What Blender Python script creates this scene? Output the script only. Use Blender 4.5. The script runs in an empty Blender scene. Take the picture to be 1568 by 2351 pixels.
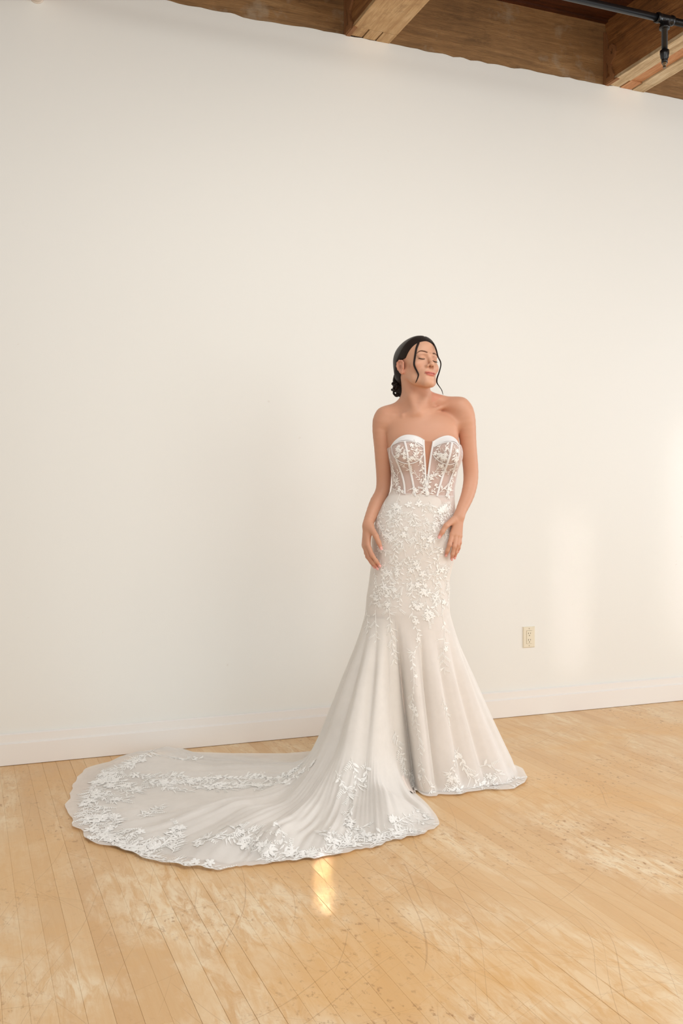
import bpy, math, random
import numpy as np
from mathutils import Vector
from mathutils.bvhtree import BVHTree

# ------------------------------------------------------------------ camera
F_PX, CX, HOR, CAM_H = 2190.0, 784.0, 1146.0, 1.13
YAW = math.radians(21.5)
scene = bpy.context.scene
COL = scene.collection
cam = bpy.data.cameras.new('camera')
cam.sensor_fit = 'VERTICAL'
cam.sensor_height = 36.0
cam.lens = F_PX / 2351 * 36.0
cam.shift_y = -29.5 / 2351
cam_o = bpy.data.objects.new('camera', cam)
cam_o.location = (0, 0, CAM_H)
cam_o.rotation_euler = (math.pi / 2, 0, -YAW)
COL.objects.link(cam_o)
scene.camera = cam_o

# ------------------------------------------------------------------ light and exposure
world = bpy.data.worlds.new('world')
scene.world = world
world.use_nodes = True
wb = world.node_tree.nodes['Background']
wb.inputs[0].default_value = (0.985, 1.0, 0.995, 1)
wb.inputs[1].default_value = 0.66

def lamp(name, loc, target, size, size_y, watts, colour):
    l = bpy.data.lights.new(name, 'AREA')
    l.shape = 'RECTANGLE'; l.size = size; l.size_y = size_y
    l.energy = watts; l.color = colour
    o = bpy.data.objects.new(name, l)
    o.location = loc
    d = Vector(target) - Vector(loc)
    o.rotation_euler = d.to_track_quat('-Z', 'Y').to_euler()
    COL.objects.link(o)
    return o

lamp('softbox_light', (3.9, -0.2, 2.5), (1.7, 3.6, 1.0), 2.2, 2.4, 46, (1.0, 1.0, 0.98))
lamp('window_light', (8.0, 1.2, 1.8), (3.4, 4.3, 1.2), 1.8, 2.6, 110, (0.94, 1.0, 1.08))
lamp('fill_light', (-1.6, -3.6, 2.0), (1.4, 4.2, 1.7), 3.2, 2.4, 46, (0.99, 1.0, 0.99))
lamp('overhead_fill_light', (1.3, 1.35, 3.34), (1.1, 1.7, 0.0), 2.6, 1.4, 60, (1.0, 1.0, 0.98))  # unseen overhead lamp, added to brighten the floor and train

def beam(name, target, frm, w, h, watts, spread):
    """a sliver of low sun, cast by a narrow-spread area lamp"""
    o = lamp(name, frm, target, w, h, watts, (1.0, 0.97, 0.90))
    o.data.spread = math.radians(spread)
beam('sun_sliver', (0.985, 2.64, 0.0), (0.10, 0.33, 2.15), 0.036, 0.27, 0.075, 1.0)
beam('sun_sliver', (3.02, 4.29, 0.62), (5.2, 0.2, 1.15), 0.09, 0.85, 0.05, 4.0)
beam('sun_sliver', (4.05, 4.29, 0.95), (6.4, 0.2, 1.6), 0.45, 1.2, 0.5, 7.0)

vs = scene.view_settings
vs.view_transform = 'Standard'
vs.look = 'None'
vs.gamma = 1.0
vs.use_curve_mapping = False
vs.exposure = 0.0
scene.cycles.max_bounces = 10
scene.cycles.transparent_max_bounces = 24

# ------------------------------------------------------------------ helpers
rng = np.random.default_rng(7)
random.seed(7)

def mesh_obj(name, v, f, mat=None, parent=None, smooth=True, cols=None, attr=None):
    """v (n,3) array, f list/array of faces -> one linked mesh object"""
    me = bpy.data.meshes.new(name)
    v = np.asarray(v, dtype=np.float32)
    if isinstance(f, np.ndarray) and f.ndim == 2:
        n, k = f.shape
        me.vertices.add(len(v)); me.vertices.foreach_set('co', v.ravel())
        me.loops.add(n * k); me.loops.foreach_set('vertex_index', f.astype(np.int32).ravel())
        me.polygons.add(n)
        me.polygons.foreach_set('loop_start', np.arange(0, n * k, k, dtype=np.int32))
        me.polygons.foreach_set('loop_total', np.full(n, k, dtype=np.int32))
        me.update(calc_edges=True)
        me.validate()
    else:
        me.from_pydata([tuple(map(float, p)) for p in v], [], [tuple(int(i) for i in q) for q in f])
    if smooth:
        me.polygons.foreach_set('use_smooth', np.ones(len(me.polygons), dtype=bool))
    if cols is not None:
        a = me.color_attributes.new('Col', 'FLOAT_COLOR', 'POINT')
        c = np.ones((len(v), 4), dtype=np.float32); c[:, :3] = cols
        a.data.foreach_set('color', c.ravel())
    if attr is not None:
        for k_, arr in attr.items():
            a = me.attributes.new(k_, 'FLOAT', 'POINT')
            a.data.foreach_set('value', np.asarray(arr, dtype=np.float32))
    o = bpy.data.objects.new(name, me)
    if mat is not None:
        me.materials.append(mat)
    COL.objects.link(o)
    if parent is not None:
        o.parent = parent
    return o

def empty(name, loc=(0, 0, 0), rotz=0, parent=None):
    o = bpy.data.objects.new(name, None)
    o.location = loc; o.rotation_euler = (0, 0, rotz)
    o.empty_display_size = 0.1
    COL.objects.link(o)
    if parent is not None:
        o.parent = parent
    return o

def tag(o, label, cat=None, group=None, kind=None):
    if label: o['label'] = label
    if cat: o['category'] = cat
    if group: o['group'] = group
    if kind: o['kind'] = kind
    return o

def box_geo(x0, x1, y0, y1, z0, z1, bev=0.0):
    """box with its top edges chamfered by bev"""
    if bev <= 0:
        v = [(x0, y0, z0), (x1, y0, z0), (x1, y1, z0), (x0, y1, z0), (x0, y0, z1), (x1, y0, z1), (x1, y1, z1), (x0, y1, z1)]
        f = [(0, 3, 2, 1), (4, 5, 6, 7), (0, 1, 5, 4), (1, 2, 6, 5), (2, 3, 7, 6), (3, 0, 4, 7)]
        return v, f
    b = bev
    v = [(x0, y0, z0), (x1, y0, z0), (x1, y1, z0), (x0, y1, z0),
         (x0, y0, z1 - b), (x1, y0, z1 - b), (x1, y1, z1 - b), (x0, y1, z1 - b),
         (x0 + b, y0 + b, z1), (x1 - b, y0 + b, z1), (x1 - b, y1 - b, z1), (x0 + b, y1 - b, z1)]
    f = [(0, 3, 2, 1), (8, 9, 10, 11), (0, 1, 5, 4), (1, 2, 6, 5), (2, 3, 7, 6), (3, 0, 4, 7),
         (4, 5, 9, 8), (5, 6, 10, 9), (6, 7, 11, 10), (7, 4, 8, 11)]
    return v, f

def tube_geo(pts, rads, n=8, caps=True, flat=None):
    """sweep a circle along pts; flat=(axis vector, factor) squashes the section along axis"""
    P = np.asarray(pts, float); m = len(P)
    R = np.broadcast_to(np.asarray(rads, float), (m,))
    T = np.gradient(P, axis=0); T /= np.linalg.norm(T, axis=1)[:, None] + 1e-12
    up = np.array([0, 0, 1.0]) if abs(T[0, 2]) < 0.9 else np.array([1.0, 0, 0])
    N = np.cross(T[0], up); N /= np.linalg.norm(N)
    V = []
    ang = np.linspace(0, 2 * np.pi, n, endpoint=False)
    for i in range(m):
        N = N - T[i] * np.dot(N, T[i]); N /= np.linalg.norm(N) + 1e-12
        B = np.cross(T[i], N)
        ring = (np.cos(ang)[:, None] * N + np.sin(ang)[:, None] * B) * R[i]
        if flat is not None:
            ax = np.asarray(flat[0], float)
            ring = ring - (ring @ ax)[:, None] * ax * (1 - flat[1])
        V.append(P[i] + ring)
    V = np.concatenate(V)
    Fc = []
    for i in range(m - 1):
        for j in range(n):
            k = (j + 1) % n
            Fc.append((i * n + j, i * n + k, (i + 1) * n + k, (i + 1) * n + j))
    if caps:
        Fc.append(tuple(range(n - 1, -1, -1))); Fc.append(tuple(range((m - 1) * n, m * n)))
    return V, Fc

class Geo:
    def __init__(self): self.v = []; self.f = []; self.n = 0
    def add(self, v, f):
        v = np.asarray(v, float)
        self.v.append(v)
        for q in f: self.f.append(tuple(i + self.n for i in q))
        self.n += len(v)
        return self
    def box(self, *a, **k): return self.add(*box_geo(*a, **k))
    def tube(self, *a, **k): return self.add(*tube_geo(*a, **k))
    def make(self, name, mat, parent=None, smooth=True):
        return mesh_obj(name, np.concatenate(self.v), self.f, mat, parent, smooth)

def spline(pts, n):
    """Catmull-Rom resample of pts to n points"""
    P = np.asarray(pts, float)
    if len(P) == 2:
        t = np.linspace(0, 1, n)[:, None]; return P[0] * (1 - t) + P[1] * t
    Q = np.vstack([2 * P[0] - P[1], P, 2 * P[-1] - P[-2]])
    m = len(P) - 1
    u = np.linspace(0, m - 1e-9, n); i = u.astype(int); t = (u - i)[:, None]
    a, b, c, d = Q[i], Q[i + 1], Q[i + 2], Q[i + 3]
    return 0.5 * (2 * b + (c - a) * t + (2 * a - 5 * b + 4 * c - d) * t ** 2 + (3 * b - a - 3 * c + d) * t ** 3)

def smooth01(a, b, x):
    t = np.clip((x - a) / (b - a), 0, 1); return t * t * (3 - 2 * t)

# ------------------------------------------------------------------ materials
class NT:
    """tiny node-tree writer"""
    def __init__(self, name):
        self.m = bpy.data.materials.new(name); self.m.use_nodes = True
        self.t = self.m.node_tree; self.t.nodes.clear()
        self.out = self.t.nodes.new('ShaderNodeOutputMaterial')
    def n(self, typ, **kw):
        nd = self.t.nodes.new('ShaderNode' + typ)
        for k, v in kw.items():
            if k.startswith('i_'):
                key = k[2:]
                key = int(key) if key.isdigit() else key.replace('_', ' ')
                self.set(nd.inputs[key], v)
            else: setattr(nd, k, v)
        return nd
    def set(self, sock, v):
        if isinstance(v, bpy.types.NodeSocket): self.t.links.new(v, sock)
        elif isinstance(v, bpy.types.Node): self.t.links.new(v.outputs[0], sock)
        else:
            if isinstance(v, tuple) and len(v) == 3 and sock.type == 'RGBA': v = v + (1,)
            sock.default_value = v
    def ramp(self, fac, stops):
        r = self.n('ValToRGB'); self.set(r.inputs[0], fac)
        e = r.color_ramp.elements
        while len(e) < len(stops): e.new(0.5)
        for el, (p, c) in zip(e, stops):
            el.position = p
            el.color = (c, c, c, 1) if not isinstance(c, tuple) else c + (1,)
        return r.outputs[0]
    def math(self, op, a, b=None, clamp=False):
        m = self.n('Math', operation=op, use_clamp=clamp); self.set(m.inputs[0], a)
        if b is not None: self.set(m.inputs[1], b)
        return m.outputs[0]
    def mix(self, fac, a, b, blend='MIX'):
        m = self.n('Mix', data_type='RGBA', blend_type=blend)
        self.set(m.inputs[0], fac); self.set(m.inputs[6], a); self.set(m.inputs[7], b)
        return m.outputs[2]
    def noise(self, vec, scale, detail=4, rough=0.55, dist=0.0):
        m = self.n('TexNoise', i_Scale=scale, i_Detail=detail, i_Roughness=rough, i_Distortion=dist)
        if vec is not None: self.set(m.inputs['Vector'], vec)
        return m.outputs['Fac']
    def mapping(self, vec, scale=(1, 1, 1), loc=(0, 0, 0), rot=(0, 0, 0)):
        m = self.n('Mapping'); self.set(m.inputs[0], vec)
        m.inputs['Location'].default_value = loc; m.inputs['Rotation'].default_value = rot; m.inputs['Scale'].default_value = scale
        return m.outputs[0]
    def pos(self): return self.n('NewGeometry').outputs['Position']
    def objco(self): return self.n('TexCoord').outputs['Object']
    def bump(self, h, strength=0.3, dist=0.01):
        return self.n('Bump', i_Strength=strength, i_Distance=dist, i_Height=h).outputs[0]
    def bsdf(self, **kw):
        return self.n('BsdfPrincipled', **kw)
    def done(self, shader):
        self.set(self.out.inputs[0], shader.outputs[0] if isinstance(shader, bpy.types.Node) else shader)
        return self.m

def S(r, g, b):
    """sRGB 0-255 -> linear"""
    return tuple(((c / 255) / 12.92 if c / 255 <= 0.04045 else ((c / 255 + 0.055) / 1.055) ** 2.4) for c in (r, g, b))

def plain(name, col, rough=0.5, metal=0.0, bump=None, spec=0.5):
    t = NT(name)
    b = t.bsdf(i_Base_Color=col, i_Roughness=rough, i_Metallic=metal)
    b.inputs['Specular IOR Level'].default_value = spec
    if bump:
        t.set(b.inputs['Normal'], t.bump(t.noise(t.objco(), bump[0], 5), bump[1], 0.005))
    return t.done(b)

def mat_wall():
    t = NT('painted_plaster')
    p = t.pos()
    c = t.mix(t.noise(p, 0.7, 3), S(240, 239, 232), S(243, 242, 236))
    mark = t.ramp(t.noise(p, 26, 2, 0.4), [(0.0, 1.0), (0.17, 1.0), (0.2, 0.0)])
    c = t.mix(t.math('MULTIPLY', mark, 0.25), c, S(215, 205, 190))
    b = t.bsdf(i_Base_Color=c, i_Roughness=0.45)
    b.inputs['Specular IOR Level'].default_value = 0.35
    h = t.math('ADD', t.noise(p, 180, 3), t.math('MULTIPLY', t.noise(p, 6, 3), 1.5))
    t.set(b.inputs['Normal'], t.bump(h, 0.06, 0.004))
    return t.done(b)

def mat_floor():
    t = NT('worn_maple_planks')
    p = t.pos()
    rnd = t.n('ObjectInfo').outputs['Random']
    off = t.n('CombineXYZ', i_X=t.math('MULTIPLY', rnd, 37.0), i_Y=t.math('MULTIPLY', rnd, 91.0)).outputs[0]
    gp = t.n('VectorMath', operation='ADD'); t.set(gp.inputs[0], p); t.set(gp.inputs[1], off)
    grain = t.noise(t.mapping(gp.outputs[0], (46, 2.2, 1)), 2.0, 6, 0.6, 0.6)
    fig = t.noise(t.mapping(gp.outputs[0], (9, 1.1, 1)), 1.6, 4, 0.6, 1.2)
    base = t.ramp(t.math('ADD', t.math('MULTIPLY', fig, 0.55), t.math('MULTIPLY', rnd, 0.45)),
                  [(0.10, S(214, 170, 118)), (0.45, S(226, 186, 134)), (0.8, S(234, 199, 151))])
    base = t.mix(t.ramp(grain, [(0.35, 0.30), (0.62, 0.0)]), base, S(222, 172, 114))
    # bare, paler wear where the varnish has gone; stretched along the boards
    w1 = t.noise(t.mapping(p, (1.0, 0.50, 1)), 2.4, 6, 0.66, 0.6)
    w2 = t.noise(t.mapping(p, (14, 3.2, 1)), 2.6, 5, 0.7, 0.8)
    wear = t.math('MULTIPLY', t.ramp(w1, [(0.44, 0.0), (0.60, 1.0)]), t.ramp(w2, [(0.38, 0.0), (0.58, 1.0)]))
    c = t.mix(t.math('MULTIPLY', wear, 0.85), base, S(248, 228, 194))
    # amber old finish pools
    am = t.ramp(t.noise(p, 1.5, 5, 0.62, 0.6), [(0.46, 0.0), (0.66, 1.0)])
    c = t.mix(t.math('MULTIPLY', am, 0.62), c, S(230, 178, 108))
    # brownish dirt speckle
    sp = t.math('MULTIPLY', t.ramp(t.noise(t.mapping(p, (1, .6, 1)), 55, 4, 0.65), [(0.57, 0.0), (0.67, 1.0)]),
                t.ramp(t.noise(p, 1.7, 3), [(0.45, 0.0), (0.62, 1.0)]))
    c = t.mix(t.math('MULTIPLY', sp, 0.7), c, S(166, 114, 68))
    # long thin scratches: zero lines of a distorted noise
    for rot, lx, k, th in ((0.35, 90, 0.26, 0.73), (1.05, 120, 0.24, 0.735), (2.2, 110, 0.22, 0.73), (2.75, 80, 0.22, 0.735), (1.6, 120, 0.2, 0.735)):
        wob = t.n('VectorMath', operation='ADD'); t.set(wob.inputs[0], p)
        wn = t.n('TexNoise', i_Scale=1.1, i_Detail=1.0); t.set(wn.inputs['Vector'], t.mapping(p, (1, 1, 1), (rot * 7, 0, 0)))
        sc_ = t.n('VectorMath', operation='SCALE'); t.set(sc_.inputs[0], wn.outputs['Color']); sc_.inputs['Scale'].default_value = 0.25
        t.set(wob.inputs[1], sc_.outputs[0])
        n = t.noise(t.mapping(t.mapping(wob.outputs[0], (1, 1, 1), (rot * 3, rot * 5, 0), (0, 0, rot)), (lx, 0.55, 1)), 2.2, 1.0, 0.4, 0.0)
        ln = t.ramp(n, [(th, 0.0), (th + 0.02, 1.0)])
        c = t.mix(t.math('MULTIPLY', ln, k), c, S(150, 98, 56))
    b = t.bsdf(i_Base_Color=c, i_Roughness=t.math('ADD', t.math('MULTIPLY', wear, 0.22), 0.36))
    b.inputs['Specular IOR Level'].default_value = 0.42
    t.set(b.inputs['Normal'], t.bump(t.math('ADD', grain, t.math('MULTIPLY', w2, 0.6)), 0.07, 0.004))
    return t.done(b)

def mat_wood(name, dark, mid, light, axis='Y', rough=0.7, scuff=None):
    t = NT(name)
    p = t.pos()
    sc = {'X': (1.0, 14, 14), 'Y': (14, 1.0, 14)}[axis]
    g = t.noise(t.mapping(p, sc), 2.4, 7, 0.62, 0.8)
    fine = t.noise(t.mapping(p, tuple(v * 5 for v in sc)), 3.0, 4, 0.6, 0.3)
    st = t.noise(p, 3.5, 5, 0.6, 0.3)
    c = t.ramp(t.math('ADD', t.math('MULTIPLY', g, 0.6), t.math('MULTIPLY', st, 0.4)), [(0.32, dark), (0.52, mid), (0.68, light)])
    c = t.mix(t.ramp(fine, [(0.40, 0.35), (0.6, 0.0)]), c, dark)
    kn = t.n('TexVoronoi', i_Scale=2.6); t.set(kn.inputs['Vector'], t.mapping(p, {'X': (.5, 1, 1), 'Y': (1, .5, 1)}[axis]))
    c = t.mix(t.ramp(kn.outputs['Distance'], [(0.03, 0.75), (0.11, 0.0)]), c, tuple(v * 0.55 for v in dark))
    sm = t.ramp(t.noise(t.mapping(p, {'X': (1, 1, 2.5), 'Y': (1, 1, 1)}[axis]), 9, 5, 0.7), [(0.55, 0.0), (0.70, 1.0)])
    c = t.mix(t.math('MULTIPLY', sm, 0.45), c, tuple(v * 0.5 for v in dark))
    if scuff:
        c = t.mix(t.math('MULTIPLY', t.ramp(t.noise(p, 5, 4, 0.65), [(0.57, 0.0), (0.68, 1.0)]), 0.6), c, scuff)
    b = t.bsdf(i_Base_Color=c, i_Roughness=rough)
    b.inputs['Specular IOR Level'].default_value = 0.3
    t.set(b.inputs['Normal'], t.bump(t.math('ADD', g, fine), 0.35, 0.006))
    return t.done(b)

def mat_skin():
    t = NT('skin')
    col = t.n('Attribute', attribute_name='Col').outputs['Color']
    p = t.objco()
    c = t.mix(t.math('MULTIPLY', t.noise(p, 26, 3), 0.14), col, S(205, 138, 112))
    b = t.bsdf(i_Base_Color=c, i_Roughness=0.48)
    b.inputs['Subsurface Weight'].default_value = 0.12
    b.inputs['Subsurface Radius'].default_value = (0.012, 0.005, 0.003)
    b.inputs['Subsurface Scale'].default_value = 0.6
    b.inputs['Specular IOR Level'].default_value = 0.36
    t.set(b.inputs['Normal'], t.bump(t.noise(p, 420, 2), 0.05, 0.001))
    return t.done(b)

def mat_hair():
    t = NT('dark_brown_hair')
    a = t.n('Attribute', attribute_name='strand').outputs['Fac']
    l = t.n('Attribute', attribute_name='along').outputs['Fac']
    v = t.n('CombineXYZ', i_X=t.math('MULTIPLY', a, 60.0), i_Y=t.math('MULTIPLY', l, 5.0)).outputs[0]
    n = t.noise(v, 1.6, 5, 0.7)
    c = t.mix(t.ramp(n, [(0.3, 0.0), (0.75, 1.0)]), S(15, 10, 8), S(46, 29, 22))
    b = t.bsdf(i_Base_Color=c, i_Roughness=0.33)
    b.inputs['Specular IOR Level'].default_value = 0.2
    t.set(b.inputs['Normal'], t.bump(n, 0.7, 0.002))
    return t.done(b)

def mat_tulle(name, col, cover, edge, weave=True, trans=0.35):
    """sheer net: part of the light passes between the threads, more threads are met at a grazing angle"""
    t = NT(name)
    lw = t.n('LayerWeight', i_Blend=0.35).outputs['Facing']
    f = t.math('ADD', t.math('MULTIPLY', t.math('POWER', lw, 1.5), edge), cover, True)
    if weave:
        p = t.objco()
        f = t.math('MULTIPLY', f, t.ramp(t.noise(p, 7, 4, 0.6), [(0.3, 0.86), (0.7, 1.0)]))
    d = t.n('BsdfDiffuse', i_Color=col)
    tr = t.n('BsdfTranslucent', i_Color=col)
    m = t.n('MixShader', i_0=trans); t.set(m.inputs[1], d); t.set(m.inputs[2], tr)
    tp = t.n('BsdfTransparent')
    mm = t.n('MixShader'); t.set(mm.inputs[0], f); t.set(mm.inputs[1], tp); t.set(mm.inputs[2], m)
    return t.done(mm)

def mat_cloth(name, col, rough=0.7, sheen=0.3, fine=900):
    t = NT(name)
    b = t.bsdf(i_Base_Color=col, i_Roughness=rough)
    b.inputs['Sheen Weight'].default_value = sheen
    b.inputs['Specular IOR Level'].default_value = 0.25
    t.set(b.inputs['Normal'], t.bump(t.noise(t.objco(), fine, 2), 0.12, 0.001))
    return t.done(b)

M = {}
M['wall'] = mat_wall()
M['floor'] = mat_floor()
M['subfloor'] = plain('dark_subfloor', S(62, 40, 24), 0.9)
M['trim'] = plain('white_trim_paint', S(245, 241, 235), 0.32, bump=(40, 0.04))
M['beam'] = mat_wood('old_beam_wood', S(92, 60, 34), S(158, 108, 62), S(188, 140, 88), 'Y', 0.58)
M['header'] = mat_wood('old_header_wood', S(118, 88, 56), S(160, 121, 78), S(184, 146, 100), 'X', 0.6, scuff=S(170, 150, 124))
M['soffit'] = mat_wood('sanded_pale_wood', S(158, 118, 76), S(205, 172, 128), S(222, 194, 154), 'Y', 0.7)
M['soffit_white'] = mat_wood('whitewashed_wood', S(150, 118, 80), S(214, 192, 156), S(232, 218, 190), 'Y', 0.75)
M['soffit_orange'] = mat_wood('orange_wood', S(150, 92, 52), S(206, 150, 104), S(216, 170, 126), 'Y', 0.6)
M['plank'] = mat_wood('red_brown_ceiling_wood', S(50, 26, 14), S(84, 44, 24), S(108, 62, 36), 'X', 0.55)
M['rust'] = plain('rusted_iron', S(150, 104, 64), 0.7, 0.1, bump=(90, 0.5))
M['iron'] = plain('black_painted_steel', S(22, 22, 23), 0.28, 0.15, bump=(120, 0.12))
M['brass'] = plain('dull_brass', S(120, 104, 84), 0.35, 0.8)
M['whitepipe'] = plain('white_painted_pipe', S(226, 216, 204), 0.45)
M['ivory'] = plain('ivory_plastic', S(238, 229, 206), 0.3)
M['slot'] = plain('dark_slot', S(70, 58, 44), 0.8)
M['screw'] = plain('ivory_screw', S(200, 190, 165), 0.35, 0.3)
M['skin'] = mat_skin()
M['hair'] = mat_hair()
M['brow'] = plain('brow_hair', S(118, 84, 66), 0.8, spec=0.1)
M['lash'] = plain('lash_black', S(24, 16, 14), 0.6)
M['nail'] = plain('pale_pink_nail', S(240, 176, 168), 0.12)
WHITE = S(252, 248, 242)
M['tulle'] = mat_tulle('white_tulle', WHITE, 0.66, 0.32, True, 0.04)
M['train_tulle'] = mat_tulle('white_train_tulle', S(252, 245, 236), 0.93, 0.07, True, 0.03)
M['sheer'] = mat_tulle('sheer_bodice_net', S(246, 241, 238), 0.44, 0.42, False, 0.15)
M['nude_net'] = mat_tulle('nude_net', S(206, 150, 118), 0.30, 0.25, False, 0.2)
M['lining'] = mat_cloth('ivory_blush_lining', S(247, 235, 226), 0.55, 0.2)
M['satin'] = mat_cloth('white_satin', S(240, 238, 236), 0.42, 0.25)
M['lace'] = mat_cloth('white_lace_thread', S(251, 249, 244), 0.5, 0.4, 1400)

# ------------------------------------------------------------------ room shell
WALL_Y, TOP = 4.295, 3.38

def build_wall():
    # front sheet of plaster with a ragged painted top edge; a solid of 0.2 m behind it
    xs = np.arange(-3.6, 8.6001, 0.02)
    top = TOP + 0.003 * np.interp(xs, np.arange(-4, 9, 0.05), rng.normal(size=len(np.arange(-4, 9, 0.05)))) \
        + 0.004 * np.interp(xs, np.arange(-4, 9, 0.31), rng.normal(size=len(np.arange(-4, 9, 0.31))))
    n = len(xs)
    v = np.concatenate([np.c_[xs, np.full(n, WALL_Y), np.full(n, -.06)], np.c_[xs, np.full(n, WALL_Y), top],
                        np.c_[xs, np.full(n, WALL_Y + .2), top], np.c_[xs, np.full(n, WALL_Y + .2), np.full(n, -.06)]])
    f = []
    for i in range(n - 1):
        f += [(i, i + 1, n + i + 1, n + i), (n + i, n + i + 1, 2 * n + i + 1, 2 * n + i), (2 * n + i, 2 * n + i + 1, 3 * n + i + 1, 3 * n + i)]
    o = mesh_obj('wall_back', v, f, M['wall'], smooth=False)
    tag(o, 'white painted plaster wall behind the bride', kind='structure')
build_wall()

def build_baseboard():
    o = Geo().box(-3.6, 8.6, WALL_Y - 0.020, WALL_Y, 0.002, 0.095, bev=0.004).make('baseboard_back', M['trim'], smooth=False)
    tag(o, 'two-step white baseboard along the white wall', kind='structure')
    g = Geo().box(-3.6, 8.6, WALL_Y - 0.012, WALL_Y, 0.095, 0.134, bev=0.005)
    g.box(-3.6, 8.6, WALL_Y - 0.0145, WALL_Y, 0.090, 0.097)
    g.make('baseboard_cap', M['trim'], o, smooth=False)
build_baseboard()

def build_floor():
    fl = Geo().box(-3.6, 8.6, -1.0, WALL_Y, -0.06, -0.012).make('floor', M['subfloor'], smooth=False)
    tag(fl, 'worn honey maple strip floor with scratches', kind='structure')
    W = 0.0572
    lo = Geo()
    r = random.Random(3)
    cnt = 0
    x = -2.9
    sa, ca = math.sin(YAW), math.cos(YAW)
    spans = []
    while x < 7.5:
        y = -0.6 - r.random() * 1.8
        while y < WALL_Y:
            L = r.choice([1.1, 1.5, 1.9, 2.3, 2.7, 3.1]) + r.random() * 0.4
            y1 = min(y + L, WALL_Y)
            if WALL_Y - y1 < 0.12: y1 = WALL_Y; L = 9.0
            if y1 - y > 0.05: spans.append((x, max(y, -0.9), y1))
            y += L
        x += W
    def seen(s):
        best = 0
        for yy in np.linspace(s[1], s[2], 14):
            dep = (s[0] + W / 2) * sa + yy * ca; rt = (s[0] + W / 2) * ca - yy * sa
            if dep < 1.9: continue
            u = CX + rt * F_PX / dep; vv = HOR + CAM_H * F_PX / dep
            if -15 < u < 1583 and vv < 2360: best += (W * F_PX / dep) * ((s[2] - s[1]) / 14 * F_PX * CAM_H / dep ** 2)
        return best
    sc = [(seen(s), s) for s in spans]
    sc.sort(key=lambda a: -a[0])
    for i, (a, s) in enumerate(sc):
        g1, g2 = (0.0002 + 0.0011 * r.random() ** 4), (0.0002 + 0.0007 * r.random() ** 3)
        geo = box_geo(s[0] + g1 / 2, s[0] + W - g1 / 2, s[1] + g2, s[2] - g2, -0.012, r.uniform(-0.0003, 0.0), bev=0.0004)
        if a > 0 and i < 298:
            mesh_obj('floor_plank', geo[0], geo[1], M['floor'], fl, smooth=False)
        else: lo.add(*geo)
    o = lo.make('outer_floor_planks', M['floor'], fl, smooth=False)
    o['kind'] = 'stuff'
build_floor()

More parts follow.
